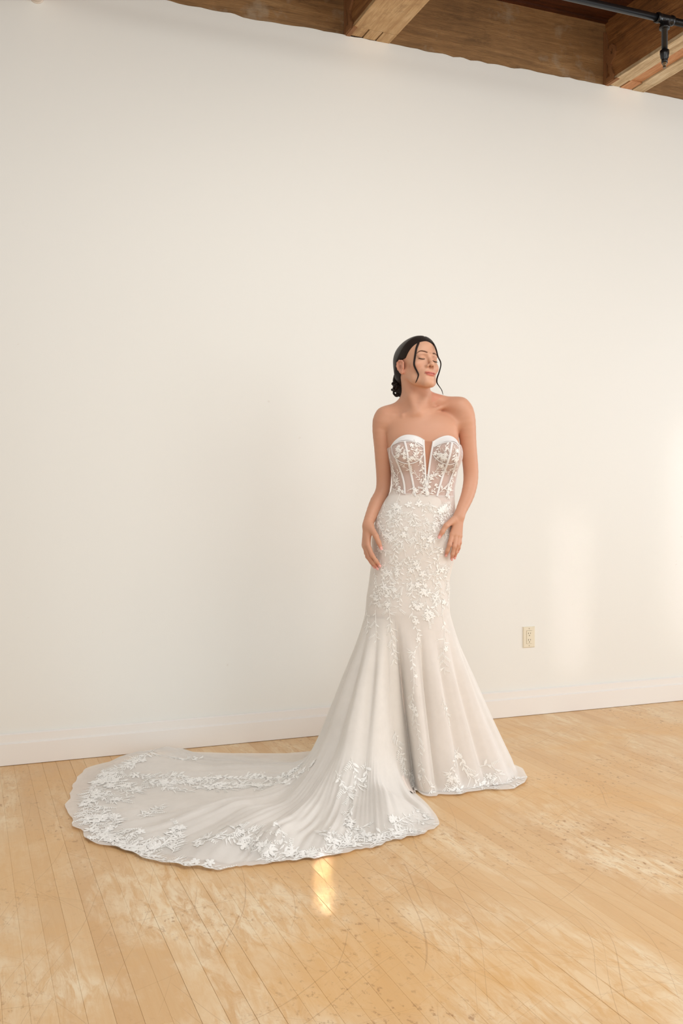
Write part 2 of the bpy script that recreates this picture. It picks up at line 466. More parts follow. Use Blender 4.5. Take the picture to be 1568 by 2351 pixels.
def build_ceiling():
    Z0, Z1 = TOP, 3.725
    c = Geo().box(-3.6, 8.6, -3.0, WALL_Y + 0.2, Z1 + 0.03, Z1 + 0.12).make('ceiling', M['plank'], smooth=False)
    tag(c, 'old timber ceiling of brown beams and red-brown boards', kind='structure')
    y = WALL_Y + 0.03
    while y > 2.2:                                   # boards that can be told apart
        g = box_geo(-0.6, 5.6, y - 0.128, y, Z1, Z1 + 0.03)
        mesh_obj('ceiling_plank', g[0], g[1], M['plank'], c, smooth=False)
        y -= 0.132
    beams = [(-2.86, 0.23), (-1.345, 0.23), (0.20, 0.226), (1.72, 0.226), (3.236, 0.253), (4.78, 0.24)]
    r = np.random.default_rng(5)
    for i, (x, w) in enumerate(beams):
        # body with slightly wavering lower arrises
        ys = np.linspace(-2.6, WALL_Y + 0.12, 60)
        el = 0.006 * np.interp(ys, ys[::4], r.normal(size=15)); er = 0.010 * np.interp(ys, ys[::4], r.normal(size=15))
        el[-6:] = 0; er[-4:] = 0
        n = len(ys); zb = Z0 + 0.018 if i in (3, 4) else Z0
        v = np.concatenate([np.c_[x + el, ys, np.full(n, zb)], np.c_[x + w + er, ys, np.full(n, zb)],
                            np.c_[np.full(n, x + w), ys, np.full(n, Z1 + .01)], np.c_[np.full(n, x), ys, np.full(n, Z1 + .01)]])
        f = []
        for k in range(n - 1):
            for a in range(4):
                b = (a + 1) % 4
                f.append((a * n + k, b * n + k, b * n + k + 1, a * n + k + 1))
        f += [(0, 3 * n, 2 * n, n), (n - 1, 2 * n - 1, 3 * n - 1, 4 * n - 1)]
        bo = mesh_obj('ceiling_beam', v, f, M['beam'], c, smooth=False)
        # pale sanded underside boards
        if i == 3:
            ns = [(0.0, 1.0, 'soffit', 0)]
        elif i == 4:
            ns = [(0.0, 0.36, 'soffit_white', 0.000), (0.36, 0.66, 'soffit_orange', 0.006), (0.66, 1.0, 'soffit_white', -0.002)]
        else: ns = []
        for (a, b, m, dz) in ns:
            xa = x + w * a + (el if a == 0 else 0 * el) + (0.001 if a else 0); xb = x + w * b + (er if b == 1 else 0 * er) - (0.001 if b < 1 else 0)
            yk = ys.copy(); yk = np.linspace(-2.6, WALL_Y - 0.092, n)
            v = np.concatenate([np.c_[xa, yk, np.full(n, Z0 + dz)], np.c_[xb, yk, np.full(n, Z0 + dz)], np.c_[xb, yk, np.full(n, zb)], np.c_[xa, yk, np.full(n, zb)]])
            mesh_obj('beam_soffit', v, f, M[m], bo, smooth=False)
        if i in (3, 4):                              # end pieces let in where the beam meets the wall
            mm = M['soffit'] if i == 3 else M['soffit_white']
            for (a, b, dz) in ((0.0, 0.35, 0.003), (0.365, 0.66, 0.000), (0.675, 1.0, -0.002)):
                g = box_geo(x + w * a + .0015, x + w * b - .0015, WALL_Y - 0.090, WALL_Y - 0.001, Z0 + dz, zb)
                mesh_obj('beam_end_block', g[0], g[1], mm if b != 0.66 else (M['soffit'] if i == 3 else M['soffit_orange']), bo, smooth=False)
    for i in range(len(beams) - 1):                   # header timbers on the wall between the beams
        xa = beams[i][0] + beams[i][1]; xb = beams[i + 1][0]
        g = box_geo(xa, xb, WALL_Y + 0.006, WALL_Y + 0.16, Z0 - 0.03, Z1 - 0.012)
        mesh_obj('header_beam', g[0], g[1], M['header'], c, smooth=False)
        g = box_geo(xa, xb, WALL_Y - 0.018, WALL_Y + 0.16, Z1 - 0.012, Z1 + 0.002)
        mesh_obj('header_ledge', g[0], g[1], M['plank'], c, smooth=False)
    # iron hangers in the corner on the left flank of each beam
    def hanger(x, h):
        # outline in the (y, z) plane of the beam flank, y measured from the wall
        out = [(0.000, 0.00), (0.075, 0.00), (0.080, 0.03), (0.060, 0.075), (0.058, 0.095), (0.085, 0.12), (0.098, 0.15), (0.092, 0.185), (0.068, 0.205),
               (0.045, 0.200), (0.036, 0.185), (0.025, 0.23), (0.012, 0.29), (0.000, 0.30)]
        inn = [(0.018, 0.03), (0.050, 0.03), (0.036, 0.09), (0.022, 0.12)]
        hole = [(0.060, 0.145), (0.074, 0.150), (0.078, 0.170), (0.066, 0.182), (0.056, 0.168)]
        import bmesh
        bm = bmesh.new()
        es = []
        for loop in (out, inn, hole):
            vv = [bm.verts.new((0, -a, b * h)) for a, b in loop]
            es += [bm.edges.new((vv[k], vv[(k + 1) % len(vv)])) for k in range(len(vv))]
        r_ = bmesh.ops.triangle_fill(bm, edges=es, use_beauty=True)
        fs = [q for q in r_['geom'] if isinstance(q, bmesh.types.BMFace)]
        ex = bmesh.ops.extrude_face_region(bm, geom=fs)
        for q in ex['geom']:
            if isinstance(q, bmesh.types.BMVert): q.co.x -= 0.011
        bmesh.ops.recalc_face_normals(bm, faces=bm.faces)
        # strap leg turned on to the header
        me = bpy.data.meshes.new('beam_hanger'); bm.to_mesh(me); bm.free(); me.materials.append(M['rust'])
        o = bpy.data.objects.new('beam_hanger', me); o.location = (x, WALL_Y + 0.004, Z0); COL.objects.link(o); o.parent = c
        g = Geo().box(-0.014, 0.0, -0.006, 0.001, 0.0, 0.30 * h)
        g.box(-0.005, 0.016, -0.098, 0.0, -0.004, 0.004)
        g.make('hanger_strap', M['rust'], o, smooth=False)
    hanger(1.72, 1.0); hanger(3.236, 0.95)
build_ceiling()

# ------------------------------------------------------------------ pipes and outlet
def build_pipes():
    y, z = 3.478, 3.30
    r = empty('sprinkler_pipe', (2.94, y, z))
    tag(r, 'black steel sprinkler pipe under the beams with one drop', 'pipe')
    Geo().tube([(-2.4, 0, 0), (-0.04, 0, 0)], 0.0158, 20).make('pipe', M['iron'], r)
    Geo().tube([(0.04, 0, 0), (3.8, 0, 0)], 0.0158, 20).make('pipe', M['iron'], r)
    def lathe(axis, prof, n=24):
        pts = [(a, 0, 0) if axis == 'x' else (0, 0, a) for a, _ in prof]
        T = np.asarray(pts, float)
        g = Geo(); ang = np.linspace(0, 2 * np.pi, n, endpoint=False); V = []
        for (p_, (a, rr)) in zip(T, prof):
            ring = np.c_[np.zeros(n), np.cos(ang), np.sin(ang)] if axis == 'x' else np.c_[np.cos(ang), np.sin(ang), np.zeros(n)]
            V.append(p_ + ring * rr)
        f = [(i * n + j, i * n + (j + 1) % n, (i + 1) * n + (j + 1) % n, (i + 1) * n + j) for i in range(len(prof) - 1) for j in range(n)]
        f += [tuple(range(n)), tuple(range((len(prof) - 1) * n, len(prof) * n))]
        return np.concatenate(V), f
    g = Geo()
    g.add(*lathe('x', [(-.046, .017), (-.046, .0225), (-.034, .0235), (-.032, .0205), (-.02, .021), (.02, .021), (.032, .0205), (.034, .0235), (.046, .0225), (.046, .017)]))
    g.add(*lathe('z', [(0, .0205), (-.030, .0205), (-.032, .0235), (-.045, .0230), (-.045, .015)]))
    g.make('tee_fitting', M['iron'], r)
    g = Geo(); g.add(*lathe('z', [(-.040, .0135), (-.150, .0135)])); g.make('drop_nipple', M['iron'], r)
    g = Geo(); g.add(*lathe('z', [(-.140, .0150), (-.142, .0205), (-.157, .0205), (-.162, .0190), (-.174, .0180), (-.182, .0135), (-.186, .0140), (-.198, .0140), (-.198, .008)]))
    g.make('reducer', M['iron'], r)
    g = Geo(); g.add(*lathe('z', [(-.196, .0105), (-.206, .0105), (-.207, .006), (-.216, .006), (-.2165, .0085), (-.219, .0085), (-.219, .003)]))
    g.make('sprinkler_head', M['brass'], r)
    # white pipe leaving the wall near the top left corner
    dep = WALL_Y / (math.cos(YAW) - (84 - CX) / F_PX * math.sin(YAW)); rt = (84 - CX) / F_PX * dep
    X = dep * math.sin(YAW) + rt * math.cos(YAW); Z = CAM_H + (HOR + 8) * dep / F_PX
    w = empty('water_pipe', (X, WALL_Y, Z))
    tag(w, 'white painted pipe coming out of the wall in the upper left corner', 'pipe')
    Geo().tube([(0, 0.02, 0), (0, -0.02, 0), (0, -1.6, 0.0)], 0.0265, 24).make('pipe', M['whitepipe'], w)
    g = Geo().tube([(0, 0.001, 0), (0, -0.004, 0)], [0.032, 0.0285], 24); g.make('collar', M['whitepipe'], w)
build_pipes()

def build_outlet():
    def at(u, v):
        dep = WALL_Y / (math.cos(YAW) - (u - CX) / F_PX * math.sin(YAW)); rt = (u - CX) / F_PX * dep
        return dep * math.sin(YAW) + rt * math.cos(YAW), CAM_H + (HOR - v) * dep / F_PX
    x0, zt = at(1201, 1439); x1, _ = at(1226, 1439); _, zb = at(1201, 1487)
    cx, cz = (x0 + x1) / 2, (zt + zb) / 2
    hw, hh = 0.0355, (zt - zb) / 2
    o = empty('wall_outlet', (cx, WALL_Y, cz))
    tag(o, 'ivory double power outlet on the white wall above the baseboard', 'outlet')
    # plate: ring around the opening, bevelled rim, local y negative = into the room
    def ring(w1, h1, y1, w2, h2, y2):
        v = [(-w1, y1, -h1), (w1, y1, -h1), (w1, y1, h1), (-w1, y1, h1), (-w2, y2, -h2), (w2, y2, -h2), (w2, y2, h2), (-w2, y2, h2)]
        return v, [(i, (i + 1) % 4, 4 + (i + 1) % 4, 4 + i) for i in range(4)]
    g = Geo()
    g.add(*ring(hw, hh, 0, hw, hh, -.004)); g.add(*ring(hw, hh, -.004, hw - .003, hh - .003, -.0065))
    g.add(*ring(hw - .003, hh - .003, -.0065, .0170, .0345, -.0065)); g.add(*ring(.0170, .0345, -.0065, .0168, .0343, -.002))
    g.make('cover_plate', M['ivory'], o, smooth=False)
    g = Geo().box(-.0162, .0162, -.0085, -.001, -.0336, .0336)
    rc = g.make('receptacle', M['ivory'], o, smooth=False)
    for dz in (.0170, -.0170):
        for dx, hgt in ((-.0062, .0085), (.0062, .0068)):
            Geo().box(dx - .0011, dx + .0011, -.0089, -.0083, dz + .003 - hgt / 2, dz + .003 + hgt / 2).make('slot', M['slot'], rc, smooth=False)
        Geo().tube([(0, -.0083, dz - .0085), (0, -.0089, dz - .0085)], .0024, 12).make('ground_hole', M['slot'], rc)
    for dz in (hh - .010, -hh + .010):
        Geo().tube([(0, -.006, dz), (0, -.0078, dz)], [.0034, .0026], 14).make('screw', M['screw'], o)
build_outlet()

# ------------------------------------------------------------------ the bride: local frame x = camera right, y = away, z = up
D0, XR = 3.83, 0.30
ca, sa = math.cos(YAW), math.sin(YAW)
person = empty('person', (XR * ca + D0 * sa, -XR * sa + D0 * ca, 0), -YAW)
tag(person, 'bride with eyes closed, dark low bun and strapless white lace gown with long train', 'person')
CAM = np.array([-XR, -D0, CAM_H])

def P(u, v, dy=0.0):
    d = D0 + dy
    return np.array([(u - CX) * d / F_PX - XR, dy, CAM_H + (HOR - v) * d / F_PX])
def FL(u, v):
    d = F_PX * CAM_H / (v - HOR)
    return np.array([(u - CX) * d / F_PX - XR, d - D0])
def RAY(u, v):
    d = np.array([(u - CX) / F_PX, 1.0, (HOR - v) / F_PX]); return d / np.linalg.norm(d)
def ZV(v): return CAM_H + (HOR - v) * D0 / F_PX
def XV(u): return (u - CX) * D0 / F_PX - XR

# --- signed distances
def smin(a, b, k):
    h = np.maximum(k - np.abs(a - b), 0) / k
    return np.minimum(a, b) - h * h * k * 0.25
def smax(a, b, k): return -smin(-a, -b, k)
def ell(p, c, r):
    q = (p - np.asarray(c)) / np.asarray(r); k0 = np.sqrt((q * q).sum(-1)) + 1e-9
    q2 = q / np.asarray(r); k1 = np.sqrt((q2 * q2).sum(-1)) + 1e-9
    return k0 * (k0 - 1) / k1
def cap(p, a, b, ra, rb):
    a = np.asarray(a, float); ba = np.asarray(b, float) - a; pa = p - a
    h = np.clip(pa @ ba / (ba @ ba + 1e-12), 0, 1)
    return np.sqrt(((pa - h[:, None] * ba) ** 2).sum(-1)) - (ra + (rb - ra) * h)
def chain(p, pts, rads, k=0.004):
    d = None
    for i in range(len(pts) - 1):
        c = cap(p, pts[i], pts[i + 1], rads[i], rads[i + 1])
        d = c if d is None else smin(d, c, k)
    return d

TT = np.array([  # v, left px, right px, half depth, centre y
    (928, 930, 990, .040, .030), (942, 912, 1008, .052, .025), (955, 893, 1036, .064, .020), (975, 886, 1053, .078, .012), (1000, 885, 1053, .086, .006),
    (1041, 893, 1055, .089, .002), (1072, 899, 1050, .086, .000), (1110, 903, 1043, .082, -.002), (1125, 902, 1040, .081, -.002), (1145, 891, 1041, .085, 0),
    (1160, 881, 1042, .091, .002), (1187, 868, 1044, .101, .004), (1208, 862, 1046, .107, .004), (1250, 858, 1043, .109, .004), (1296, 858, 1036, .100, .004), (1345, 864, 1020, .080, .004)])
_z = np.array([ZV(v) for v in TT[:, 0]])[::-1]
_zz = np.linspace(_z[0], _z[-1], 200)
def _sm(col):
    y = np.interp(_zz, _z, col[::-1]); k = np.hanning(15); k /= k.sum()
    return np.convolve(np.pad(y, 7, mode='edge'), k, 'valid')
_xl = _sm(np.array([XV(u) for u in TT[:, 1]])); _xr = _sm(np.array([XV(u) for u in TT[:, 2]])); _b = _sm(TT[:, 3]); _yc = _sm(TT[:, 4])
def tz(z, a): return np.interp(z, _zz, a)

def torso(p):
    z = p[:, 2]
    a = (tz(z, _xr) - tz(z, _xl)) / 2; cx = (tz(z, _xr) + tz(z, _xl)) / 2; b = tz(z, _b); yc = tz(z, _yc)
    qx = (p[:, 0] - cx) / a; qy = (p[:, 1] - yc) / b
    n = 2.35
    k = (np.abs(qx) ** n + np.abs(qy) ** n + 1e-12) ** (1 / n)
    g = np.sqrt((qx / a) ** 2 + (qy / b) ** 2) / (np.sqrt(qx * qx + qy * qy) + 1e-6) + 1e-6
    d = (k - 1) / g
    d = smax(d, z - _z[-1], .06); d = smax(d, _z[0] - z, .03)
    for (u, v, w, h) in ((936, 1040, .060, .062), (1028, 1043, .055, .062)):       # bust
        d = smin(d, ell(p, P(u, v, -.060), (w, .056, h)), .030)
    for u in (905, 1000):
        d = smin(d, ell(p, P(u, 1245, .055), (.082, .068, .095)), .05)
    return d

# head placement (local: x her left, y back, z up)
HY, HP, HR_, HS = 0.455, -0.262, 0.135, 0.985
def head_matrix():
    cy, sy = math.cos(HY), math.sin(HY); cp, sp = math.cos(HP), math.sin(HP); cr, sr = math.cos(HR_), math.sin(HR_)
    Zm = np.array([[cy, -sy, 0], [sy, cy, 0], [0, 0, 1]]); Xm = np.array([[1, 0, 0], [0, cp, -sp], [0, sp, cp]]); Ym = np.array([[cr, 0, sr], [0, 1, 0], [-sr, 0, cr]])
    return Ym @ Zm @ Xm
HM = head_matrix(); HO = P(960.5, 838.2, -0.005)
def to_head(p): return ((p - HO) @ HM) / HS
def from_head(q): return (np.asarray(q, float) * HS) @ HM.T + HO

def cranium(q):
    d = ell(q, (0, .021, .030), (.0705, .092, .080))
    return smin(d, ell(q, (0, -.028, .036), (.058, .050, .056)), .03)

LIPU = [((.0095, -.0915, -.0645), (.0150, .0072, .0034)), ((-.0095, -.0915, -.0645), (.0150, .0072, .0034))]
LIPL = ((0, -.0920, -.0718), (.0185, .0074, .0046))
def head_local(q):
    qa = q.copy(); qa[:, 0] = np.abs(qa[:, 0]); qe = qa + np.array([0, 0, .0055])
    d = cranium(q)
    d = smin(d, ell(q, (0, -.030, -.030), (.0545, .050, .068)), .03)
    d = smin(d, chain(qa, [(.050, .004, -.047), (.036, -.038, -.080), (.010, -.072, -.101)], [.015, .0145, .014], .02), .03)
    d = smin(d, ell(q, (0, -.078, -.099), (.019, .015, .014)), .018)
    d = smin(d, ell(qa, (.0382, -.052, -.026), (.0205, .0205, .016)), .022)
    d = smin(d, ell(q, (0, -.068, -.066), (.029, .025, .027)), .020)
    d = smin(d, cap(qa, (.009, -.0835, .0155), (.038, -.066, .018), .0065, .0055), .014)
    d = smax(d, -ell(qa, (.030, -.0935, .0028), (.0165, .0125, .0090)), .012)      # sockets
    d = smin(d, ell(qa, (.0305, -.0680, .0022), (.0140, .0135, .0112)), .004)       # closed lids
    d = smin(d, chain(q, [(0, -.0820, .008), (0, -.0920, -.012), (0, -.1010, -.028)], [.0064, .0064, .0076], .006), .013)
    d = smin(d, ell(q, (0, -.1015, -.0310), (.0088, .0088, .0080)), .008)
    d = smin(d, ell(qa, (.0130, -.0890, -.0365), (.0052, .0090, .0058)), .010)
    d = smax(d, -ell(qa, (.0066, -.0975, -.0408), (.0034, .0056, .0040)), .002)
    d = smax(d, -cap(q, (0, -.0965, -.046), (0, -.0985, -.0585), .0020, .0022), .004)
    for c, r in LIPU: d = smin(d, ell(q, c, r), .005)
    d = smin(d, ell(q, *LIPL), .005)
    d = smax(d, -chain(q, [(-.0200, -.0912, -.0688), (-.010, -.0976, -.0683), (0, -.0996, -.0677), (.010, -.0976, -.0683), (.0200, -.0912, -.0688)], [.0006, .0017, .0018, .0017, .0006]), .004)
    d = smax(d, -ell(q, (0, -.1010, -.0835), (.018, .0085, .0050)), .010)
    # ears
    e = ell(qe, (.0722, .012, -.016), (.0062, .0165, .0250))
    e = smin(e, ell(qe, (.0745, .018, -.003), (.0052, .0125, .0130)), .004)
    e = smin(e, ell(qe, (.0740, .003, -.0390), (.0045, .0075, .0080)), .008)
    hel = [(.0735, -.001, -.011), (.0735, -.003, .001), (.0755, .005, .0105), (.0795, .017, .0140), (.0820, .028, .0080), (.0825, .030, -.005), (.0800, .0255, -.020), (.0770, .0135, -.034), (.0750, .004, -.041)]
    e = smin(e, chain(qe, hel, [.0030, .0035, .0038, .0040, .0040, .0038, .0036, .0040, .0045], .003), .005)
    e = smax(e, -ell(qe, (.0860, .010, -.015), (.0088, .0075, .0105)), .004)
    e = smax(e, -chain(qe, [(.0815, .010, .005), (.0835, .020, .005), (.0850, .0240, -.007), (.0825, .020, -.020)], [.0018, .0022, .0022, .0016]), .003)
    e = smin(e, ell(qe, (.0740, -.002, -.020), (.0045, .0045, .0060)), .004)
    d = smin(d, e, .006)
    return d
HB = 0.17
def sweep(p, pts, rads, n):
    q = spline(pts, n); t = np.linspace(0, 1, n)
    r = np.interp(t, np.linspace(0, 1, len(rads)), rads); r = np.convolve(np.pad(r, 1, mode='edge'), [.25, .5, .25], 'valid')
    d = None
    for i in range(n - 1):
        c = cap(p, q[i], q[i + 1], r[i], r[i + 1]); d = c if d is None else smin(d, c, .0012)
    return d

def head(p): return head_local(to_head(p)) * HS

def arm_r(p):   # on the left of the picture
    pts = [P(884, 958, .018), P(876, 980, .020), P(879, 1040, .032), P(880, 1118, .045), P(863, 1158, .015), P(847, 1197, -.028), P(845, 1206, -.036)]
    d = sweep(p, pts, [.034, .0375, .0335, .0285, .0285, .0215, .0205], 26)
    w = pts[-1]
    mcp = [P(845, 1251, -.073), P(840.5, 1254, -.060), P(837.5, 1255, -.047), P(836, 1251, -.035)]
    h = None
    for m, r in zip(mcp, (.0105, .0105, .010, .009)):
        c = cap(p, w + (m - w) * .12, m, .0125, r); h = c if h is None else smin(h, c, .014)
    th = [P(851, 1211, -.055), P(863, 1230.5, -.085), P(869.5, 1245, -.091), P(875, 1259, -.094)]
    h = smin(h, chain(p, th[:2], [.014, .0105]), .018)
    h = smin(h, chain(p, th[1:], [.0102, .0090, .0068], .006), .006)
    fs = [([mcp[0], P(854, 1274, -.090), P(864, 1288, -.091), P(872, 1299, -.088)], [.0098, .0082, .0074, .0058]),
          ([mcp[1], P(849, 1280, -.076), P(858.5, 1293, -.080), P(866.5, 1305, -.080)], [.0098, .0082, .0074, .0058]),
          ([mcp[2], P(843.5, 1278, -.060), P(852.5, 1291, -.067), P(859.5, 1302, -.069)], [.0092, .0077, .0070, .0055]),
          ([mcp[3], P(840, 1270, -.046), P(845, 1281, -.050), P(849.5, 1290, -.053)], [.0082, .0068, .0062, .0050])]
    for a, r in fs: h = smin(h, chain(p, a, r, .005), .0035)
    return smin(d, h, .014), fs, th

def arm_l(p):   # on the right of the picture
    pts = [P(1056, 938, .010), P(1068, 958, .008), P(1075, 1020, .020), P(1081, 1090, .030), P(1075, 1132, .000), P(1059, 1172, -.050), P(1054, 1184, -.062)]
    d = sweep(p, pts, [.036, .0405, .0325, .0300, .0275, .0215, .0205], 26)
    w = pts[-1]
    mcp = [P(1038, 1227, -.086), P(1046.5, 1227, -.082), P(1053, 1229, -.072), P(1056.5, 1231, -.060)]
    h = None
    for m, r in zip(mcp, (.0105, .0105, .010, .0085)):
        c = cap(p, w + (m - w) * .12, m, .0125, r); h = c if h is None else smin(h, c, .014)
    th = [P(1042, 1193, -.080), P(1024, 1207, -.107), P(1015.5, 1221, -.112), P(1008.5, 1233, -.114)]
    h = smin(h, chain(p, th[:2], [.0135, .0102]), .016)
    h = smin(h, chain(p, th[1:], [.0100, .0090, .0068], .006), .006)
    fs = [([mcp[0], P(1032, 1251, -.100), P(1027.5, 1264, -.096), P(1024, 1274, -.088)], [.0098, .0083, .0074, .0058]),
          ([mcp[1], P(1043, 1255, -.095), P(1039, 1272, -.091), P(1037, 1283, -.083)], [.0098, .0082, .0074, .0058]),
          ([mcp[2], P(1051, 1251, -.084), P(1047, 1268, -.080), P(1044, 1280, -.073)], [.0090, .0076, .0069, .0054]),
          ([mcp[3], P(1056, 1246, -.070), P(1053.5, 1258, -.066), P(1051.5, 1266, -.060)], [.0080, .0066, .0060, .0048])]
    for a, r in fs: h = smin(h, chain(p, a, r, .005), .0035)
    return smin(d, h, .014), fs, th

def front_y(u, v):
    """front of the torso on the pixel ray"""
    lo, hi = -.20, .0
    for _ in range(24):
        m = (lo + hi) / 2
        if torso(P(u, v, m)[None])[0] > 0: lo = m
        else: hi = m
    return hi
CLAV = []
for pts in ([(962, 951), (985, 946), (1010, 936), (1036, 926), (1056, 925)], [(948, 953), (925, 955), (905, 956), (886, 961)]):
    CLAV.append([P(u, v, front_y(u, v) + .002) for u, v in pts])
NOTCH = P(955.5, 953, front_y(955.5, 953) - .004)

def legs(p):
    L = chain(p, [P(912, 1275, .005), P(916, 1460, -.02), P(922, 1530, .0), P(942, 1715, .09)], [.078, .056, .050, .034], .04)
    L = smin(L, chain(p, [P(942, 1715, .09), P(944, 1745, .06), np.array([XV(950), -.02, .022])], [.032, .030, .020], .02), .02)
    L = smin(L, cap(p, P(942, 1715, .10), np.array([XV(942), .11, .012]), .024, .010), .02)
    R = chain(p, [P(978, 1275, .005), P(986, 1460, -.02), P(988, 1530, .0), P(988, 1715, .035)], [.074, .056, .050, .034], .04)
    R = smin(R, chain(p, [P(988, 1715, .035), P(988, 1745, .0), np.array([XV(990), -.11, .022])], [.032, .030, .020], .02), .02)
    R = smin(R, cap(p, P(988, 1715, .045), np.array([XV(988), .055, .012]), .024, .010), .02)
    return smin(L, R, .004)

BIG = 1.0
def part(p, fn, lo, hi):
    m = np.all((p > lo) & (p < hi), axis=1)
    d = np.full(len(p), BIG)
    if m.any(): d[m] = fn(p[m])
    return d

ARM_R_BOX = (np.array([-.30, -.15, ZV(1318)]), np.array([-.03, .13, ZV(905)]))
ARM_L_BOX = (np.array([.06, -.18, ZV(1300)]), np.array([.32, .13, ZV(885)]))
NECK_Z = (ZV(1005), ZV(840))
def upper(p):
    # trapezius, neck, clavicles on the torso
    d = torso(p)
    m = p[:, 2] > ZV(1000)
    if m.any():
        q = p[m]; t = d[m]
        t = smin(t, cap(q, P(934, 928, .045), P(884, 956, .026), .032, .026), .04)
        t = smin(t, cap(q, P(980, 916, .045), P(1056, 934, .018), .032, .027), .04)
        for c in CLAV:
            t = smin(t, chain(q, c, [.0088, .0085, .0078, .0070, .006][:len(c)], .006), .011)
        t = smax(t, -ell(q, NOTCH, (.014, .013, .013)), .014)
        d[m] = t
    return d
def neck(p):
    d = cap(p, P(957, 948, .018), P(949, 868, .012), .0565, .0495)
    d = smin(d, chain(p, [P(932, 866, -.008), P(944, 910, -.032), P(953, 946, -.043)], [.009, .009, .0075], .01), .03)
    return smin(d, chain(p, [P(982, 880, .010), P(974, 915, -.024), P(961, 946, -.043)], [.009, .009, .0075], .01), .03)
def body(p):
    d = part(p, upper, np.array([-.4, -.3, .70]), np.array([.4, .3, 1.60]))
    n = part(p, neck, np.array([-.2, -.2, NECK_Z[0]]), np.array([.2, .2, NECK_Z[1]]))
    d = smin(d, n, .035)
    hc = HO
    hd = part(p, head, hc - HB, hc + HB)
    d = smin(d, hd, .016)
    k = .003 + .045 * smooth01(ZV(1003), ZV(965), p[:, 2])
    d = smin(d, part(p, lambda q: arm_r(q)[0], *ARM_R_BOX), k)
    d = smin(d, part(p, lambda q: arm_l(q)[0], *ARM_L_BOX), k)
    lg = part(p, legs, np.array([-.35, -.25, -.02]), np.array([.35, .25, 1.1]))
    return smin(d, lg, .03)

def surface_net(fn, lo, hi, h, coarse=8, project=2):
    lo = np.asarray(lo, float); hi = np.asarray(hi, float)
    H = h * coarse
    nc = np.ceil((hi - lo) / H).astype(int)
    cx, cy, cz = [lo[i] + (np.arange(nc[i]) + .5) * H for i in range(3)]
    G = np.stack(np.meshgrid(cx, cy, cz, indexing='ij'), -1).reshape(-1, 3)
    dc = np.concatenate([fn(q) for q in np.array_split(G, max(1, len(G) // 200000))])
    near = np.abs(dc) < H * 0.95 + .004
    N = nc * coarse + 1
    A = np.where(dc > 0, 1.0, -1.0).astype(np.float32).reshape(nc)
    A = np.repeat(np.repeat(np.repeat(A, coarse, 0), coarse, 1), coarse, 2)
    A = np.pad(A, ((0, 1), (0, 1), (0, 1)), mode='edge')
    idx = np.argwhere(near.reshape(nc))
    r = np.arange(coarse + 1)
    loc = np.stack(np.meshgrid(r, r, r, indexing='ij'), -1).reshape(-1, 3)
    for blk in np.array_split(idx, max(1, len(idx) // 400)):
        I = (blk[:, None, :] * coarse + loc[None]).reshape(-1, 3)
        A[I[:, 0], I[:, 1], I[:, 2]] = fn(lo + I * h)
    neg = A < 0
    s = neg[:-1, :-1, :-1].astype(np.int8)
    cnt = s.copy()
    for dx, dy, dz in ((1, 0, 0), (0, 1, 0), (0, 0, 1), (1, 1, 0), (1, 0, 1), (0, 1, 1), (1, 1, 1)):
        cnt += neg[dx:N[0] - 1 + dx, dy:N[1] - 1 + dy, dz:N[2] - 1 + dz]
    act = (cnt > 0) & (cnt < 8)
    C = np.argwhere(act)
    vid = np.full(act.shape, -1, np.int32); vid[C[:, 0], C[:, 1], C[:, 2]] = np.arange(len(C))
    acc = np.zeros((len(C), 3)); num = np.zeros(len(C))
    cor = [(0, 0, 0), (1, 0, 0), (0, 1, 0), (1, 1, 0), (0, 0, 1), (1, 0, 1), (0, 1, 1), (1, 1, 1)]
    val = [A[C[:, 0] + a, C[:, 1] + b, C[:, 2] + c].astype(float) for a, b, c in cor]
    for i in range(8):
        for j in range(i + 1, 8):
            if sum(abs(cor[i][k] - cor[j][k]) for k in range(3)) != 1: continue
            m = (val[i] < 0) != (val[j] < 0)
            if not m.any(): continue
            t = val[i][m] / (val[i][m] - val[j][m])
            acc[m] += np.array(cor[i]) + t[:, None] * (np.array(cor[j]) - np.array(cor[i])); num[m] += 1
    V = lo + (C + acc / num[:, None]) * h
    Q = []
    for ax in range(3):
        o = [slice(0, -1)] * 3
        e = [0, 0, 0]; e[ax] = 1
        n0 = neg[:-1, :-1, :-1]; n1 = neg[e[0]:N[0] - 1 + e[0], e[1]:N[1] - 1 + e[1], e[2]:N[2] - 1 + e[2]]
        E = np.argwhere(n0 != n1)
        a1, a2 = (ax + 1) % 3, (ax + 2) % 3
        E = E[(E[:, a1] > 0) & (E[:, a2] > 0)]
        def gv(d1, d2):
            k = E.copy(); k[:, a1] -= d1; k[:, a2] -= d2; return vid[k[:, 0], k[:, 1], k[:, 2]]
        q = np.stack([gv(0, 0), gv(1, 0), gv(1, 1), gv(0, 1)], 1)
        flip = ~n0[E[:, 0], E[:, 1], E[:, 2]]
        q[flip] = q[flip][:, ::-1]
        q = q[(q >= 0).all(1)]
        Q.append(q)
    Q = np.concatenate(Q)
    T = np.array([[1, -1, -1], [-1, -1, 1], [-1, 1, -1], [1, 1, 1]], float)
    for _ in range(project):
        e = h * .4
        fv = [fn(V + t * e) for t in T]
        g = sum(t[None] * f[:, None] for t, f in zip(T, fv)) / (4 * e)
        d = sum(fv) / 4
        gl = (g * g).sum(1) + 1e-9
        st = -(d / gl)[:, None] * g
        L = np.linalg.norm(st, axis=1)[:, None] + 1e-12
        V = V + st * np.minimum(1, h * .8 / L)
    return V, Q

